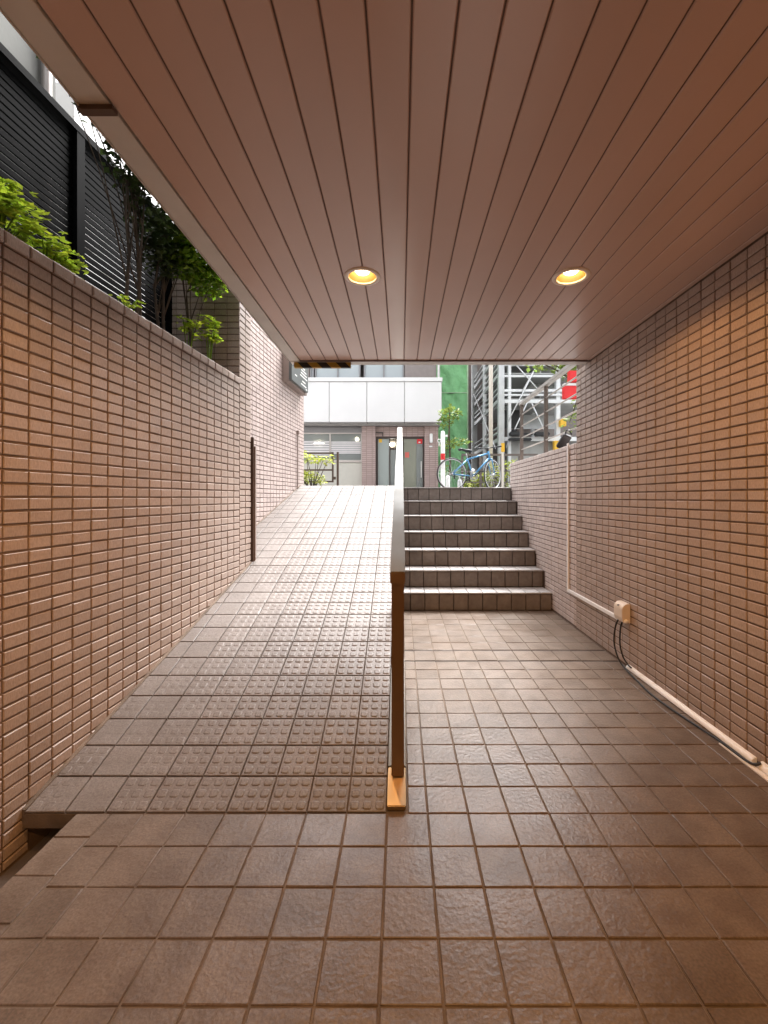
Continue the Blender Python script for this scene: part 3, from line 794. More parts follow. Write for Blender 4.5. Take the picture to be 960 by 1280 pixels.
def frond(mb, stem, base, dirv, length, rng, n=9, ls=.05):
    d = Vector(dirv).normalized(); pts = []
    for i in range(n + 1):
        u = i / n; pts.append(Vector(base) + d * length * u + Vector((0, 0, -length * .35 * u * u)))
    stem.tube(pts, [.003 * (1 - .7 * i / n) for i in range(n + 1)], 5)
    side = d.cross(UZ).normalized()
    for i in range(2, n + 1):
        for sg in (-1, 1):
            p = pts[i]; s = ls * (1.15 - .55 * i / n)
            a = (side * sg + d * .6 + Vector((0, 0, rng.uniform(-.3, .15)))).normalized(); sd = a.cross(UZ).normalized()
            mb.add([p, p + a * s * .4 + sd * s * .3, p + a * s, p + a * s * .4 - sd * s * .3, p + a * s * .5 + UZ * -.004],
                   [(0, 4, 1), (1, 4, 2), (2, 4, 3), (3, 4, 0)])

rng = random.Random(11)
def bedx(y, d): return XL(y) - d
def fern(y, d, n, ln, lab, ls=.055, group='leafy plants in the planting bed', up=.7, lean=.5):
    base = Vector((bedx(y, d), y, 2.02)); t = thing('leafy_plant', base, lab, 'plant', group)
    lf, stm = MB(), MB()
    for i in range(n):
        a = rng.uniform(0, 2 * math.pi); h = rng.uniform(.4, 1.) * ln
        top = base + Vector((math.cos(a) * .10, math.sin(a) * .12, h * .75))
        stm.tube([base, base + (top - base) * .5 + Vector((0, 0, .03)), top], [.005, .004, .003], 5)
        for q in range(4):
            b2 = a + rng.uniform(-1.4, 1.4)
            frond(lf, stm, top, (math.cos(b2) + lean * .6, math.sin(b2), rng.uniform(.1, up)), ln * rng.uniform(.35, .6), rng, ls=ls)
    lf.build('foliage', M['leaf_fern'], t, fix=False); stm.build('stems', M['leaf_maple'], t, smooth=True, fix=False)
def leafy(y, d, blobs, n, size, lab, cover=True):
    base = Vector((bedx(y, d), y, 2.02)); t = thing('leafy_plant', base, lab, 'plant', 'leafy plants in the planting bed')
    lf, stm = MB(), MB(); bl = [((bedx(yy, dd), yy, z), r) for yy, dd, z, r in blobs]
    for c, r in bl:
        c = Vector(c)
        for q in range(5):
            e = c + Vector((rng.uniform(-.7, .7) * r[0], rng.uniform(-.8, .8) * r[1], rng.uniform(-.3, .7) * r[2]))
            stm.tube([base, base.lerp(e, .5) + Vector((0, 0, .03)), e], [.0045, .0035, .002], 5)
            a = rng.uniform(0, 6.28)
            frond(lf, stm, e, (math.cos(a) + .3, math.sin(a), .25), rng.uniform(.5, 1.) * r[1], rng, n=6, ls=size * .8)
    for c, r in bl:                     # lobed leaves: little rosettes of three blades
        for _ in range(n):
            d_ = Vector((rng.gauss(0, .5), rng.gauss(0, .5), rng.gauss(0, .45))); p = Vector(c) + Vector((d_.x * r[0], d_.y * r[1], d_.z * r[2]))
            a0 = rng.uniform(0, 6.28); s_ = size * rng.uniform(.6, 1.2); tl = Vector((rng.uniform(-.4, .4), rng.uniform(-.4, .4), 1)).normalized()
            for k in (-.9, 0, .9):
                a = Vector((math.cos(a0 + k), math.sin(a0 + k), rng.uniform(-.35, .2))).normalized(); sd = a.cross(tl).normalized()
                lf.add([p, p + a * s_ * .5 + sd * s_ * .26, p + a * s_, p + a * s_ * .5 - sd * s_ * .26, p + a * s_ * .5 - tl * s_ * .06], [(0, 4, 1), (1, 4, 2), (2, 4, 3), (3, 4, 0)])
    lf.build('foliage', M['leaf_fern'], t, fix=False); stm.build('stems', M['leaf_maple'], t, smooth=True, fix=False)
leafy(1.60, .12, [(1.53, .07, 2.22, (.11, .10, .07)), (1.64, .08, 2.24, (.10, .10, .06)), (1.58, .10, 2.29, (.08, .08, .05))], 60, .038, 'bright green leafy plant leaning over the planter wall, biggest and nearest one')
leafy(1.82, .12, [(1.79, .09, 2.21, (.08, .10, .05)), (1.88, .10, 2.19, (.06, .08, .04))], 50, .036, 'bright green leafy plant just past the biggest one on the planter wall')
leafy(2.20, .07, [(2.20, .05, 2.16, (.04, .07, .02))], 14, .026, 'tiny green sprout on the planter wall beyond the bright plants')
leafy(3.02, .20, [(3.02, .19, 2.37, (.06, .08, .06))], 45, .036, 'small fresh green plant at the pier end of the planting bed')
leafy(3.20, .15, [(3.20, .13, 2.45, (.08, .08, .07)), (3.16, .10, 2.35, (.05, .06, .05))], 38, .036, 'small fresh green sprig in front of the tiled pier')

def sapling(y, d, h, blobs, n, size, mat, lab, trunks=1, lean=0):
    base = Vector((bedx(y, d), y, 2.0)); t = thing('sapling', base, lab, 'tree', 'small trees in the planting bed')
    tr = MB()
    for k in range(trunks):
        o = Vector((rng.uniform(-.03, .03), (k - (trunks - 1) / 2) * .07, 0))
        pts = [base + o + Vector((rng.uniform(-.02, .02), rng.uniform(-.02, .02) + lean * i / 5, h * i / 5)) for i in range(6)]
        tr.tube(pts, [.013 - .0018 * i for i in range(6)], 7)
        for i in range(2, 6):
            for q in range(2):
                c, r = rng.choice(blobs); e = Vector(c) + Vector((rng.uniform(-.5, .5) * r[0], rng.uniform(-.5, .5) * r[1], rng.uniform(-.5, .5) * r[2]))
                tr.tube([pts[i], (pts[i] + e) / 2 + Vector((0, 0, .04)), e], [.0045, .003, .0015], 5)
    tr.build('trunk', M['bark'], t, smooth=True, fix=False)
    lf = MB(); leaf_cloud(lf, blobs, n, size, rng); lf.build('crown', mat, t, fix=False)
B = lambda y, d, z, a, b_, c: ((bedx(y, d), y, z), (a, b_, c))
sapling(2.52, .24, .95, [B(2.35, .26, 3.28, .14, .22, .10), B(2.45, .20, 3.08, .13, .16, .16), B(2.60, .20, 2.90, .13, .15, .17), B(2.72, .22, 2.75, .11, .13, .12), B(2.62, .15, 3.3, .16, .24, .14), B(2.8, .16, 3.2, .15, .2, .16), B(2.15, .3, 3.38, .12, .26, .07)], 1900, .048, M['leaf_dark'],
        'dark leaved small tree with several thin stems against the louvre fence', 3)
sapling(2.80, .24, .85, [B(2.85, .24, 2.86, .14, .17, .17), B(2.95, .18, 3.12, .15, .2, .18), B(2.76, .22, 2.68, .12, .14, .11), B(3.05, .28, 2.95, .14, .18, .2), B(3.1, .14, 3.08, .14, .18, .14)], 1500, .045, M['leaf_dark'],
        'dark leaved small tree nearer the tiled pier, with dense lower foliage', 2)
sapling(3.02, .18, .62, [B(2.95, .12, 2.84, .14, .15, .12), B(3.06, .10, 2.72, .14, .14, .11), B(2.88, .16, 2.74, .12, .12, .09), B(3.10, .08, 2.82, .12, .12, .10), B(2.95, .16, 2.96, .12, .12, .08)], 1700, .046, M['leaf_maple'],
        'bright green maple sapling in front of the tiled pier', 1)

# ================================================================== ACROSS THE STREET
BY = 16.0; SCX = BY / 535
def bx(px): return (px - 501) * SCX
def bz(py): return EYE + (622 - py) * SCX
t = thing('office_building', (-2, BY + 2, TOP), 'two storey building with a white band over pink tiled pillars across the street', 'building')
m = MB()
m.box(-10, 1.50, BY + .36, BY + 6.5, bz(530), bz(472) - .01)        # slab behind the band
m.box(-10, 1.50, BY + 1.75, BY + 6.5, TOP - .1, bz(530) - .002)
m.box(-10, bx(380) - 1.2, BY + .45, BY + 1.749, TOP - .1, bz(530) - .002)
m.build('wall', M['soffit_grey'], t)
px0 = [bx(364.5 - 47 * k) for k in range(4, 0, -1)] + [bx(364.5), bx(411.5), bx(458.5), bx(505.5), bx(552.3)]
for a, c in zip(px0[:-1], px0[1:]):
    m = MB(); m.box(a + .012, c - .012, BY, BY + .35, bz(527.5), bz(477.5)); m.build('band_panel', M['white_panel'], t, bevel=.006)
m = MB(); m.box(px0[0], px0[-1] - .005, BY + .03, BY + .355, bz(527), bz(478)); m.build('panel_joint', M['joint'], t)
m = MB(); m.box(px0[0], px0[-1] + .02, BY - .035, BY + .37, bz(477), bz(472)); m.build('band_cap', M['white_panel'], t, bevel=.01)
# upper storey
m = MB(); m.box(-10, bx(381), BY + .8, BY + 6, bz(471.8), 9.5); m.box(bx(506), 1.40, BY + .8, BY + 6, bz(471.8), 9.5); m.box(bx(381), bx(506), BY + .8, BY + 6, bz(428), 9.5)
m.box(bx(381), bx(506), BY + 1.9, BY + 6, bz(471.8), bz(428) - .002)
m.build('upper_wall', M['brown_wall'], t)
for (a, c) in ((382, 387), (388.5, 448), (452.5, 505)):
    fr = MB(); x0, x1, z0, z1 = bx(a), bx(c), bz(469.5), bz(430); f_ = .05; y0 = BY + .78
    fr.box(x0, x1, y0, y0 + .1, z0, z0 + f_); fr.box(x0, x0 + f_, y0, y0 + .1, z0 + f_, z1); fr.box(x1 - f_, x1, y0, y0 + .1, z0 + f_, z1)
    if c - a > 20: fr.box((x0 + x1) / 2 - .03, (x0 + x1) / 2 + .03, y0 - .005, y0 + .1, z0 + f_, z1)
    wn = fr.build('window', M['grey_frame'], t)
    p = MB(); p.box(x0 + f_, x1 - f_, y0 + .05, y0 + .06, z0 + f_, z1); p.build('pane', M['pane_bright'], wn)
    q = MB()
    for k in range(13): q.box(x0 + .08, x1 - .08, y0 + .22, y0 + .24, z0 + .03 + k * .09, z0 + .105 + k * .09)
    q.build('blind', M['blind'], wn)
m = MB(); m.box(bx(381), bx(506), BY + .72, BY + .95, bz(471.9), bz(469.7)); m.build('window_ledge', M['joint'], t)
# ground floor
PYF = BY + .42
for a, c in ((451, 468.5), (531.5, 553)):
    m = MB(); m.box(bx(a), bx(c) - (.12 if a > 500 else 0), PYF, PYF + .5, TOP - .1, bz(530) - .003); m.build('pillar', M['pier_tile'], t)
m = MB(); m.box(bx(468.6), bx(531.4), PYF + .14, PYF + .3, bz(543), bz(530) - .004); m.build('lintel', M['pier_tile'], t)
# left window bay
x0, x1 = bx(372), bx(450.9); y0 = PYF + .22
fr = MB(); fr.box(x0, x1, y0 - .02, y0 + .10, bz(537.5), bz(530) - .004); fr.build('bay_beam', M['grey_frame'], t)
fr = MB()
fr.box(x0, x1, y0, y0 + .08, bz(539.2), bz(537.6)); fr.box(x0, x1, y0 - .03, y0 + .09, bz(576.3), bz(573.2)); fr.box(bx(408), bx(410), y0, y0 + .08, bz(573.1), bz(539.3)); fr.box(bx(449.2), bx(450.9), y0, y0 + .08, bz(573.1), bz(539.3))
wn = fr.build('window', M['window_frame'], t)
m = MB(); m.box(x0, bx(408), y0 + .04, y0 + .05, bz(573.2), bz(539.2)); m.box(bx(410), bx(449.2), y0 + .04, y0 + .05, bz(573.2), bz(539.2)); m.build('pane', M['pane'], wn)
m = MB()
for k in range(7):
    m.box(bx(410.3), bx(448.9), y0 + .030, y0 + .036, bz(550.6 + k * 2.35), bz(548.9 + k * 2.35))
    m.box(x0 + .02, bx(407.7), y0 + .030, y0 + .036, bz(550.6 + k * 3.1), bz(548.4 + k * 3.1))
m.build('film_strips', M['blind'], wn)
m = MB(); m.box(x0, x1, y0 + .01, y0 + .07, TOP - .1, bz(576.4)); m.build('sill_panel', M['beige_panel'], t, bevel=.005)
m = MB(); m.box(x0, bx(531), BY + 1.70, BY + 1.745, TOP, bz(531)); m.build('room_back', M['room'], t)
for px_, py_, r in ((440.5, 541.5, .055), (385, 546.5, .10), (391, 547, .10), (489, 548.5, .085)):
    m = MB(); m.box(bx(px_) - r, bx(px_) + r, BY + 1.66, BY + 1.69, bz(py_) - .045, bz(py_) + .045); m.build('room_lamp', M['room_light'], t)
# entrance doors
y0 = PYF + .18
d = MB(); d.box(bx(468.8), bx(531.3), y0, y0 + .10, bz(545.5), bz(543.2)); d.box(bx(468.8), bx(471.3), y0, y0 + .1, TOP, bz(545.6)); d.box(bx(529.5), bx(531.3), y0, y0 + .1, TOP, bz(545.6)); d.box(bx(486), bx(487.2), y0, y0 + .1, TOP, bz(545.6)); d.box(bx(503), bx(504.5), y0, y0 + .1, TOP, bz(545.6))
d.box(bx(487.3), bx(495), y0 + .02, y0 + .08, bz(560), bz(557.5))
dr = d.build('entrance_door', M['door_frame'], t)
m = MB(); m.box(bx(471.4), bx(485.9), y0 + .04, y0 + .055, TOP, bz(545.7)); m.build('frosted_leaf', M['pane_frost'], dr)
m = MB(); m.box(bx(504.6), bx(521.0), y0 + .045, y0 + .06, TOP, bz(545.7)); m.build('sliding_leaf', M['pane_green'], dr)
m = MB(); m.box(bx(521.2), bx(529.4), y0 + .03, y0 + .04, TOP, bz(545.7)); m.box(bx(487.3), bx(502.9), y0 + .03, y0 + .04, TOP, bz(560.2)); m.build('side_glass', M['pane'], dr)
m = MB(); m.box(bx(526.8), bx(528.3), y0 - .02, y0 + .02, bz(596), bz(575)); m.build('door_handle', M['chrome'], dr)
m = MB(); m.box(bx(522), bx(529), y0 + .02, y0 + .028, bz(552), bz(545.9)); m.build('red_notice', M['red'], dr)
m = MB(); m.box(bx(524), bx(526.5), y0 + .017, y0 + .0195, bz(551), bz(549.4)); m.build('notice_print', M['white_print'], dr)
m = MB(); m.box(bx(506.5), bx(511.8), y0 + .034, y0 + .042, bz(570), bz(563)); m.build('poster', M['red_pale'], dr)
m = MB(); m.box(bx(472.5), bx(476.5), y0 + .03, y0 + .038, bz(550.5), bz(546)); m.build('yellow_notice', M['yellow'], dr)
m = MB(); m.box(bx(538), bx(541.8), PYF - .07, PYF - .002, bz(552), bz(540)); m.build('wall_lamp', M['white_plastic'], t, bevel=.02)
m = MB(); m.box(bx(537.5), bx(541.5), PYF - .012, PYF - .002, bz(557.2), bz(555.6)); m.build('name_plate', M['galv_light'], t)
m = MB(); m.tube([(bx(550.5), BY + .7, bz(472)), (bx(550.5), BY + .7, 9.4)], .05, 10); m.build('drain_pipe', M['white_plastic'], t, smooth=True)
m = MB(); m.box(bx(468.9), bx(478), PYF + .08, PYF + .14, bz(538.6), bz(537.4)); m.box(bx(477), bx(478), PYF + .08, PYF + .14, bz(542.9), bz(538.7)); m.build('cable_tray', M['door_frame'], t)

# metal gate / fence piece by the shrub
t = thing('metal_gate', (-2.2, 11, TOP), 'dark brown metal gate frame behind the yellow green shrub', 'gate')
K = 11 / 535; gx = lambda p: (p - 501) * K; gz = lambda p: EYE + (622 - p) * K
for nm, a in (('top_bar', 566.5), ('middle_bar', 587.5), ('bottom_bar', 602)):
    m = MB(); m.box(gx(330), gx(414.8), 10.98, 11.02, gz(a) - .02, gz(a) + .02); m.build(nm, M['brown_metal'], t)
m = MB(); m.box(gx(415), gx(417), 10.975, 11.025, gz(602) - .02, gz(566.5) + .02); m.build('stile', M['brown_metal'], t)
m = MB(); m.box(gx(421), gx(423.3), 10.96, 11.04, TOP, gz(565)); m.build('gate_post', M['brown_metal'], t)
m = MB(); m.box(gx(416.5), gx(420), 10.95, 11.0, gz(599.5), gz(596)); m.build('latch', M['brown_metal'], t)

def shrub(name, loc, blobs, n, size, mat, lab, grp=None, cat='shrub', stems=6):
    t = thing(name, loc, lab, cat, grp); tr = MB(); lf = MB(); b0 = Vector(loc)
    for c, r in blobs:
        for q in range(max(1, stems // len(blobs))):
            e = Vector(c) + Vector((rng.uniform(-.6, .6) * r[0], rng.uniform(-.6, .6) * r[1], rng.uniform(-.2, .6) * r[2]))
            tr.tube([b0, b0 * .4 + e * .6 + Vector((rng.uniform(-.05, .05), 0, -.08)), e], [.016, .010, .004], 5)
    tr.build('stems', M['bark'], t, smooth=True, fix=False)
    leaf_cloud(lf, blobs, n, size, rng); lf.build('foliage', mat, t, fix=False)
shrub('shrub', (-1.95, 9.4, TOP), [((-2.15, 9.4, 2.06), (.22, .3, .13)), ((-1.9, 9.35, 2.0), (.2, .25, .10)), ((-1.62, 9.4, 1.98), (.14, .2, .12)), ((-2.1, 9.4, 1.62), (.26, .3, .14)), ((-1.78, 9.4, 1.55), (.16, .2, .14)), ((-2.25, 9.4, 1.85), (.12, .2, .2))],
      560, .095, M['leaf_shrub'], 'yellow green shrub by the corner of the far tiled wall', stems=14)

# white barrier pole and bollards
K = 9.8 / 535; qx = lambda p: (p - 501) * K; qz = lambda p: EYE + (622 - p) * K
t = thing('barrier_pole', (qx(553.5), 9.8, TOP), 'white pole with a rounded top and a red band behind the bicycle wheel', 'pole')
m = MB(); m.lathe((qx(553.5), 9.8, 0), [(.001, qz(538.6)), (.03, qz(539)), (.046, qz(541)), (.05, qz(544)), (.05, TOP)], 16); m.build('tube', M['white_plastic'], t, smooth=True)
m = MB(); m.lathe((qx(553.5), 9.8, 0), [(.0502, qz(567)), (.052, qz(567.4)), (.052, qz(574.6)), (.0502, qz(575))], 16); m.build('red_band', M['red'], t, smooth=True)
m = MB(); m.torus((qx(553.5) - .085, 9.8, qz(551)), (0, 1, 0), .035, .008, 14, 5); m.torus((qx(553.5) - .085, 9.8, qz(556)), (1, 0, 0), .03, .008, 14, 5); m.build('chain', M['white_plastic'], t, smooth=True)
m = MB(); m.box(qx(556.8), qx(559.5), 9.78, 9.82, qz(546), qz(543.5)); m.build('hook', M['white_plastic'], t)
def bollard(px_, pt, r, mat, lab, Y):
    k = Y / 535; x = (px_ - 501) * k; z = EYE + (622 - pt) * k
    m = MB(); m.lathe((x, Y, 0), [(.001, z), (r * .8, z - .008), (r, z - .03), (r, TOP)], 16)
    tag(m.build('bollard', mat, smooth=True, loc=(x, Y, TOP)), lab, 'bollard', 'short bollards behind the bicycle')
bollard(559.8, 594.5, .05, M['white_plastic'], 'short white bollard beside the white pole', 9.6)
bollard(574.5, 599.5, .05, M['galv'], 'short grey bollard under the bicycle frame', 9.7)

# guard railing behind the bicycle, plants behind it
Y = 11.0; K = Y / 535; gx = lambda p: (p - 501) * K; gz = lambda p: EYE + (622 - p) * K
t = thing('guard_railing', (2.5, Y, TOP), 'dark low guard railing with thin bars behind the bicycle', 'railing')
m = MB(); m.box(gx(577), gx(672), Y - .03, Y + .03, gz(569.8), gz(567.3)); m.build('top_rail', M['rail_dark'], t)
for a in (589, 603): m = MB(); m.box(gx(577), gx(672), Y - .012, Y + .012, gz(a) - .012, gz(a) + .012); m.build('bar', M['rail_dark'], t)
for a in (578, 601, 627.5, 650): m = MB(); m.box(gx(a) - .03, gx(a) + .03, Y + .013, Y + .06, TOP, gz(570)); m.build('post', M['rail_dark'], t)
t = thing('marker_post', (gx(626.5), Y - .16, TOP), 'slim cream marker post with a yellow top behind the bicycle handlebar', 'post')
m = MB(); m.box(gx(625), gx(627.6), Y - .2, Y - .15, TOP, gz(566)); m.build('shaft', M['cream_pole'], t)
m = MB(); m.box(gx(624.6), gx(628.4), Y - .205, Y - .145, gz(565.8), gz(555)); m.build('cap', M['yellow'], t)
for i, (px_, top, wd, lab) in enumerate(((600, 588, .32, 'low yellow green shrub behind the bicycle cranks'), (617, 578, .30, 'yellow green shrub behind the bicycle front fork'), (640, 573, .34, 'taller yellow green shrub between the front wheel and the low wall'), (583, 600, .22, 'lowest yellow green shrub under the bicycle saddle'))):
    x = (px_ - 501) * 11.7 / 535; zt = EYE + (622 - top) * 11.7 / 535
    h = zt - TOP
    shrub('shrub', (x, 11.7, TOP), [((x, 11.7, zt - h * .3), (wd * .7, .25, h * .3)), ((x + wd * .5, 11.6, zt - h * .55), (wd * .5, .25, h * .35)), ((x - wd * .5, 11.7, zt - h * .7), (wd * .5, .25, h * .3))],
          240, .10, M['leaf_shrub'], lab, 'yellow green shrubs along the guard railing')

# street trees
def tree(base, top, blobs, n, size, mat, lab, r=.05):
    t = thing('street_tree', base, lab, 'tree', 'street trees beyond the stairs'); b0 = Vector(base); tp = Vector(top); tr = MB(); lf = MB()
    tr.tube([b0, b0.lerp(tp, .35) + Vector((.05, 0, 0)), b0.lerp(tp, .7), tp], [r, r * .8, r * .6, r * .3], 8)
    for c, rr in blobs:
        e = Vector(c); s = b0.lerp(tp, rng.uniform(.45, .95))
        tr.tube([s, (s + e) / 2 + Vector((0, 0, .1)), e], [r * .4, r * .28, r * .1], 5)
    tr.build('trunk', M['bark'], t, smooth=True, fix=False)
    leaf_cloud(lf, blobs, n, size, rng); lf.build('crown', mat, t, fix=False)
Y = 13.0; K = Y / 535; P = lambda px_, py_, dy=0: ((px_ - 501) * K, Y + dy, EYE + (622 - py_) * K)
tree((P(561, 0)[0], Y + .2, TOP), P(562, 512), [(P(563, 517), (.38, .4, .22)), (P(556, 529), (.25, .3, .2)), (P(572, 552), (.42, .35, .13)), (P(560, 557), (.25, .3, .12)), (P(556, 590), (.14, .2, .22))], 420, .13, M['leaf_tree'], 'slender leafy street tree in front of the green netting', .04)
Y = 11.5; K = Y / 535
tree((5.3, Y, TOP), (5.0, Y, 5.6), [(P(664, 447), (.45, .5, .28)), (P(684, 452), (.45, .5, .28)), (P(704, 455), (.45, .5, .32)), (P(722, 460), (.5, .5, .5)), (P(712, 528), (.24, .3, .34)), (P(745, 500), (.6, .6, .8)), (P(735, 440), (1, .8, .7))], 1500, .15, M['leaf_tree'], 'tall street tree overhanging the parking tower at the right', .09)

# green netting round a building site
NX0, NX1, NY = 1.78, 2.78, 18.0
t = thing('construction_netting', (2.3, NY, TOP), 'green construction netting wrapped round scaffolding across the street', 'netting')
def sheet(x0, x1, z0, z1, y):
    m = MB(); nx, nz = 14, 40; vs = []
    for j in range(nz + 1):
        for i in range(nx + 1):
            u, v = i / nx, j / nz
            vs.append((x0 + (x1 - x0) * u, y + .05 * math.sin(u * 9 + v * 13) * math.sin(v * 17 + 1) + .04 * math.sin((u + v * 1.7) * 15), z0 + (z1 - z0) * v))
    m.add(vs, [(j * (nx + 1) + i, j * (nx + 1) + i + 1, (j + 1) * (nx + 1) + i + 1, (j + 1) * (nx + 1) + i) for j in range(nz) for i in range(nx)])
    return m
for z0, z1 in ((TOP, 5.55), (5.58, 9.5)): sheet(NX0 - .3, NX1, z0, z1, NY).build('net_sheet', M['net'], t, smooth=True)
m = MB(); m.box(NX0 - .3, NX1, NY - .09, NY - .07, 5.545, 5.575); m.build('lacing_rope', M['net_edge'], t)
m = MB(); m.tube([(NX1 + .03, NY, TOP), (NX1 + .03, NY, 9.5)], .03, 8); m.build('scaffold_tube', M['net_edge'], t, smooth=True)
m = MB(); m.box(NX0 - .25, NX1 + .02, NY + .2, NY + 3, TOP - .1, 9.4)
tag(m.build('site_building', M['brown_wall'], loc=(2.3, NY + 1, TOP)), 'plain brownish grey building standing behind the green construction netting', 'building')
m = MB(); m.box(3.02, 14, 21.5, 24, TOP - .1, 9.4)
db = tag(m.build('dark_building', M['brown_wall'], loc=(3.2, 21, TOP)), 'plain brownish grey building standing behind the steel parking tower', 'building')

# mechanical parking tower
PYT = 15.1
t = thing('parking_tower', (4.8, PYT + 2.5, TOP), 'open galvanised steel multi level parking tower across the street', 'parking tower')
K = PYT / 535; tx = lambda p: (p - 501) * K; tz = lambda p: EYE + (622 - p) * K
PX0, PX1, PYB = tx(624), 7.4, 20.2
for x, y, w_ in ((PX0 + .06, PYT, .2), (PX0 + .36, PYT + .05, .10), (PX0, PYB, .24), (PX0 - .02, (PYT + PYB) / 2, .12), (tx(698), PYT + .1, .14), (PX1, PYT, .2), (PX1, PYB, .2), (tx(692), PYT + 2.4, .1)):
    m = MB(); m.box(x - w_ / 2, x + w_ / 2, y - .1, y + .1, TOP, 9.4)
    c = m.build('column', M['galv_light'] if w_ < .15 else M['galv'], t)
for py_, h in ((488.5, .09), (494, .06), (502, .12), (549, .14), (470.5, .07), (455, .14), (430, .12)):
    m = MB(); m.box(PX0 + .16, PX1 - .1, PYT - .06, PYT + .05, tz(py_) - h / 2, tz(py_) + h / 2); m.build('beam', M['galv_light'], t)
lev = [tz(549), tz(500), tz(468), tz(440), 7.6, 8.6]
for i, z in enumerate(lev):
    m = MB()
    for k in range(5):
        a = PX0 + .22 + k * .64; m.box(a, a + .60, PYT + .06, PYB - .15, z + .02, z + .07); m.box(a + .60, a + .64, PYT + .06, PYB - .15, z + .02, z + .13)
    m.build('pallet_deck', M['deck'], t)
    m = MB(); m.box(PX0 - .05, PX0 + .05, PYT + .11, PYB - .13, z - .09, z + .05); m.box(PX0 - .04, PX0 + .04, PYT + .11, PYB - .13, z + .22, z + .28); m.box(PX0 - .04, PX0 + .04, PYT + .11, PYB - .13, z + .42, z + .46); m.build('side_rail', M['galv'], t)
for (a, b_, c, d_) in ((640, 452, 672, 488), (668, 462, 652, 490), (634, 528, 665, 468), (664, 505, 684, 548), (632, 560, 660, 500)):
    m = MB(); m.tube([(tx(a), PYT - .08, tz(b_)), (tx(c), PYT - .08, tz(d_))], .022, 6); m.build('brace', M['galv_light'], t, smooth=True)
m = MB(); m.tube([(PX0 - .08, PYB - .3, tz(452)), (PX0 - .08, PYT + .2, tz(560))], .02, 6); m.build('brace', M['galv_light'], t, smooth=True)
m = MB(); m.hexa([(tx(660), PYT + .7, tz(486)), (tx(712), PYT + .7, tz(486)), (tx(712), PYT + .74, tz(486)), (tx(660), PYT + .74, tz(486))], [(tx(682), PYT + 1.5, tz(464)), (tx(720), PYT + 1.5, tz(464)), (tx(720), PYT + 1.54, tz(464)), (tx(682), PYT + 1.54, tz(464))]); m.build('guard_sheet', M['galv_light'], t)
m = MB(); m.box(PX0 + .3, PX1, PYB - .4, PYB - .35, TOP, 9.4); m.build('back_panel', M['brown_wall'], t)
m = MB(); m.hexa([(tx(652), PYT + .9, tz(531)), (tx(705), PYT + .9, tz(531)), (tx(705), PYT + .94, tz(531)), (tx(652), PYT + .94, tz(531))], [(tx(672), PYT + 1.6, tz(508)), (tx(712), PYT + 1.6, tz(508)), (tx(712), PYT + 1.64, tz(508)), (tx(672), PYT + 1.64, tz(508))]); m.build('guard_sheet', M['galv_light'], t)
m = MB(); m.box(tx(634), tx(660), PYT + .9, PYT + .95, tz(530), tz(506)); m.box(tx(634), tx(646), PYT + .9, PYT + .95, tz(500), tz(492)); m.build('shade_panel', M['dark_machine'], t)  # black sheets put in for the shaded voids of the tower
m = MB(); m.box(tx(636), tx(700), PYT + .2, PYT + .23, TOP, tz(551)); m.build('lower_panel', M['deck'], t)
for a, c, p0, p1 in ((635, 648, 546, 541), (648, 664, 545, 542.5), (638, 644, 540.8, 538), (666, 684, 546, 541.5), (634, 662, 552, 548.5), (640, 652, 456, 453)):
    m = MB(); m.box(tx(a), tx(c), PYT - .30, PYT - .07, tz(p0), tz(p1)); m.build('drive_motor', M['dark_machine'], t, bevel=.03)
for a, c, p0, p1 in ((697.5, 704.5, 535, 524), (690, 696.5, 565, 551)):
    m = MB(); m.box(tx(a), tx(c), PYT - .25, PYT - .065, tz(p0 - 1), tz(p1 + 1)); m.build('yellow_box', M['yellow'], t)

m = MB(); k = 12 / 535; m.tube([((613.5 - 501) * k, 12, TOP), ((613.5 - 501) * k, 12, 9)], .058, 14)
tag(m.build('utility_pole', M['cream_pole'], smooth=True, loc=(2.52, 12, TOP)), 'cream utility pole rising in front of the parking tower', 'pole')
Y = 10.5; k = Y / 535; sx = lambda p: (p - 501) * k; sz = lambda p: EYE + (622 - p) * k
t = thing('red_sign', (sx(723), Y, TOP), 'red box sign on a post at the right, past the railing', 'sign')
m = MB(); m.tube([(sx(723), Y, TOP), (sx(723), Y, sz(455))], .035, 10); m.build('sign_post', M['galv_light'], t, smooth=True)
m = MB(); m.box(sx(703.5), sx(721), Y - .06, Y + .06, sz(499), sz(483)); m.build('sign_box', M['red'], t, bevel=.01)
m = MB(); m.box(sx(704), sx(721), Y - .06, Y + .06, sz(482.6), sz(479.8)); m.build('sign_strip', M['white_panel'], t)
m = MB(); m.box(sx(710), sx(721), Y - .06, Y + .06, sz(478), sz(464)); m.build('sign_box', M['red'], t, bevel=.01)

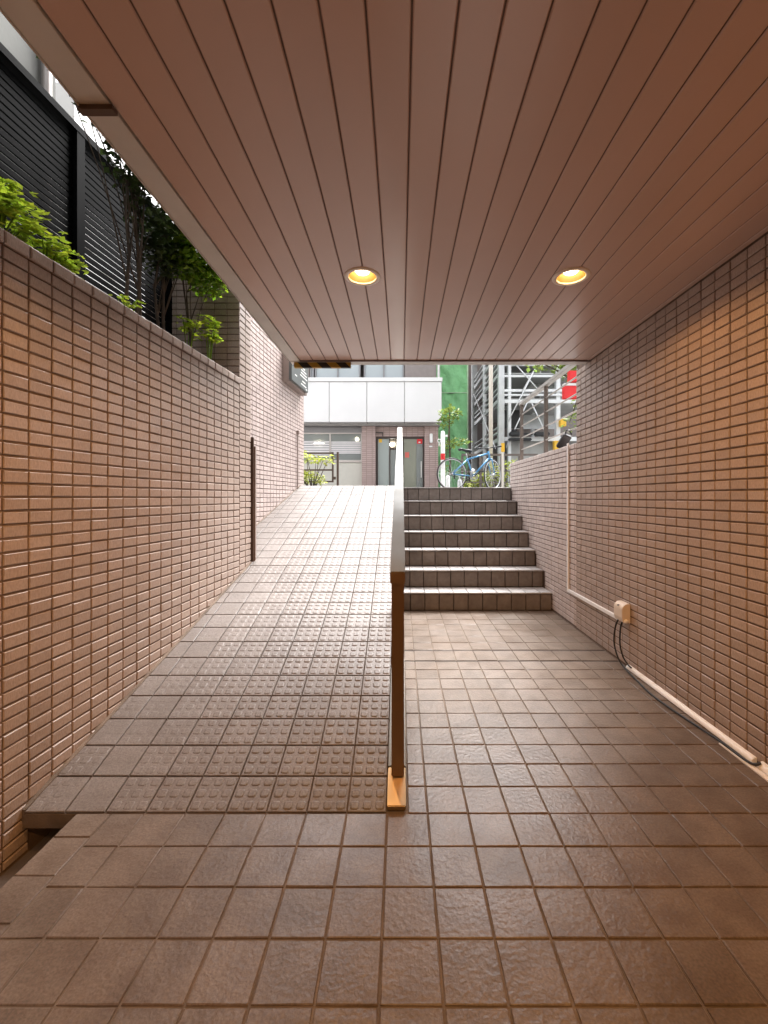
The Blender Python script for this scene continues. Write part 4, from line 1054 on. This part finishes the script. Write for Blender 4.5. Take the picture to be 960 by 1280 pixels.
# ================================================================== BICYCLE
def bicycle():
    o = Vector((1.045, 8.72, TOP)); yaw = R(14)
    U = Vector((math.cos(yaw), math.sin(yaw), 0)); SD = Vector((-math.sin(yaw), math.cos(yaw), 0))
    P = lambda u, z, s=0: o + U * u + UZ * z + SD * s
    t = thing('bicycle', o, 'blue bicycle with a black saddle parked at the top of the stairs', 'bicycle')
    r = .333
    def wheel(c, ax):
        m = MB(); m.torus(c, ax, r - .012, .013, 44, 6); w_ = m.build('wheel', M['tyre'], t, smooth=True)
        m = MB(); m.torus(c, ax, r - .032, .011, 44, 6); m.build('rim', M['chrome'], w_, smooth=True)
        m = MB(); ax = Vector(ax).normalized(); a = ax.orthogonal().normalized(); b_ = ax.cross(a)
        for i in range(24):
            q = 2 * math.pi * i / 24; e = c + (a * math.cos(q) + b_ * math.sin(q)) * (r - .035); h = c + ax * (.03 if i % 2 else -.03)
            m.tube([h, e], .0018, 4, cap=False)
        m.build('spokes', M['chrome'], w_, fix=False)
        m = MB(); m.tube([c - ax * .05, c + ax * .05], .022, 10); m.build('hub', M['chrome'], w_, smooth=True)
    bb = P(.46, .295); st = P(.335, .64); sd_ = P(.30, .80); ht = P(.80, .80); hb = P(.835, .655); rh = P(0, r)
    steer = R(-32); FU = Vector((math.cos(yaw - steer), math.sin(yaw - steer), 0)); FS = Vector((-FU.y, FU.x, 0))
    fc = Vector(hb.xyz) + FU * .10; fc.z = TOP + r; fc += (hb - ht) * .25; fc.z = TOP + r
    wheel(rh, SD); wheel(fc, FS)
    m = MB()
    m.tube([st, ht + (hb - ht) * .15], .017, 10); m.tube([bb, hb - (hb - ht) * .2], .020, 10); m.tube([bb, st + (st - bb) * .08], .016, 10); m.tube([ht + UZ * .02, hb], .021, 10)
    for s in (-1, 1):
        m.tube([bb + SD * .03 * s, rh + SD * .06 * s], .010, 8); m.tube([st + SD * .02 * s, rh + SD * .06 * s], .009, 8)
    m.build('frame', M['blue_paint'], t, smooth=True)
    m = MB()
    for s in (-1, 1): m.tube([hb + FS * .045 * s, hb + FS * .05 * s + (fc - hb) * .3, fc + FS * .05 * s], [.013, .013, .009], 8)
    m.tube([hb - FS * .05, hb + FS * .05], .015, 8)
    m.build('fork', M['blue_paint'], t, smooth=True)
    m = MB(); m.tube([st, sd_], .013, 8); m.build('seat_post', M['chrome'], t, smooth=True)
    m = MB(); c = sd_ + UZ * .02
    pts = [(-.15, .02, .070), (-.10, .03, .080), (-.02, .012, .055), (.06, .008, .030), (.13, .0, .018)]
    vs = []; fs = []
    for u, z, hw in pts: vs += [c + U * u + UZ * z - SD * hw, c + U * u + UZ * (z + .022), c + U * u + UZ * z + SD * hw, c + U * u + UZ * (z - .035)]
    for i in range(4):
        for k in range(4): fs.append((i * 4 + k, i * 4 + (k + 1) % 4, i * 4 + 4 + (k + 1) % 4, i * 4 + 4 + k))
    fs += [(0, 1, 2, 3), (16, 17, 18, 19)]
    m.add(vs, fs); m.build('saddle', M['dark_machine'], t, smooth=True)
    hs_ = ht + UZ * .10 + FU * .05
    m = MB(); m.tube([ht, ht + UZ * .07, hs_], .014, 8); m.build('stem', M['dark_machine'], t, smooth=True)
    m = MB(); m.tube([hs_ + FS * .29 - FU * .04, hs_ + FS * .10, hs_ - FS * .10, hs_ - FS * .29 - FU * .04], .012, 8); hbr = m.build('handlebar', M['dark_machine'], t, smooth=True)
    for s in (-1, 1):
        m = MB(); m.tube([hs_ + FS * .19 * s - FU * .02, hs_ + FS * .30 * s - FU * .04], .018, 8); m.build('grip', M['dark_machine'], hbr, smooth=True)
    m = MB(); m.torus(bb - SD * .05, SD, .085, .006, 28, 5); m.tube([bb - SD * .06, bb + SD * .06], .02, 8); m.torus(bb - SD * .05, SD, .055, .006, 20, 5); cr = m.build('crankset', M['chrome'], t, smooth=True)
    for s, a in ((-1, R(35)), (1, R(215))):
        e = bb + SD * .07 * s + U * .165 * math.cos(a) + UZ * .165 * math.sin(a)
        m = MB(); m.tube([bb + SD * .06 * s, e], .010, 6); m.bar(e + SD * .02 * s - U * .04, e + SD * .02 * s + U * .04, .08, .02); m.build('crank', M['dark_machine'], cr)
    m = MB()
    for dz in (.085, -.085): m.tube([bb - SD * .05 + UZ * dz, rh - SD * .05 + UZ * dz * .45], .005, 5)
    m.build('chain', M['dark_machine'], t)
    m = MB(); m.torus(rh - SD * .05, SD, .04, .008, 18, 5); m.bar(rh - SD * .05 - UZ * .03 + U * .02, rh - SD * .05 - UZ * .10 + U * .03, .02, .03, up=(1, 0, 0)); m.build('rear_gear', M['dark_machine'], t)
    m = MB(); m.tube([P(.12, .30, -.06), P(.17, .0, -.16)], .009, 6); m.build('kickstand', M['chrome'], t)
    m = MB(); m.tube([P(.42, .36, 0), P(.47, .44, 0)], .034, 12); m.build('bottle', M['white_plastic'], t, smooth=True)
bicycle()
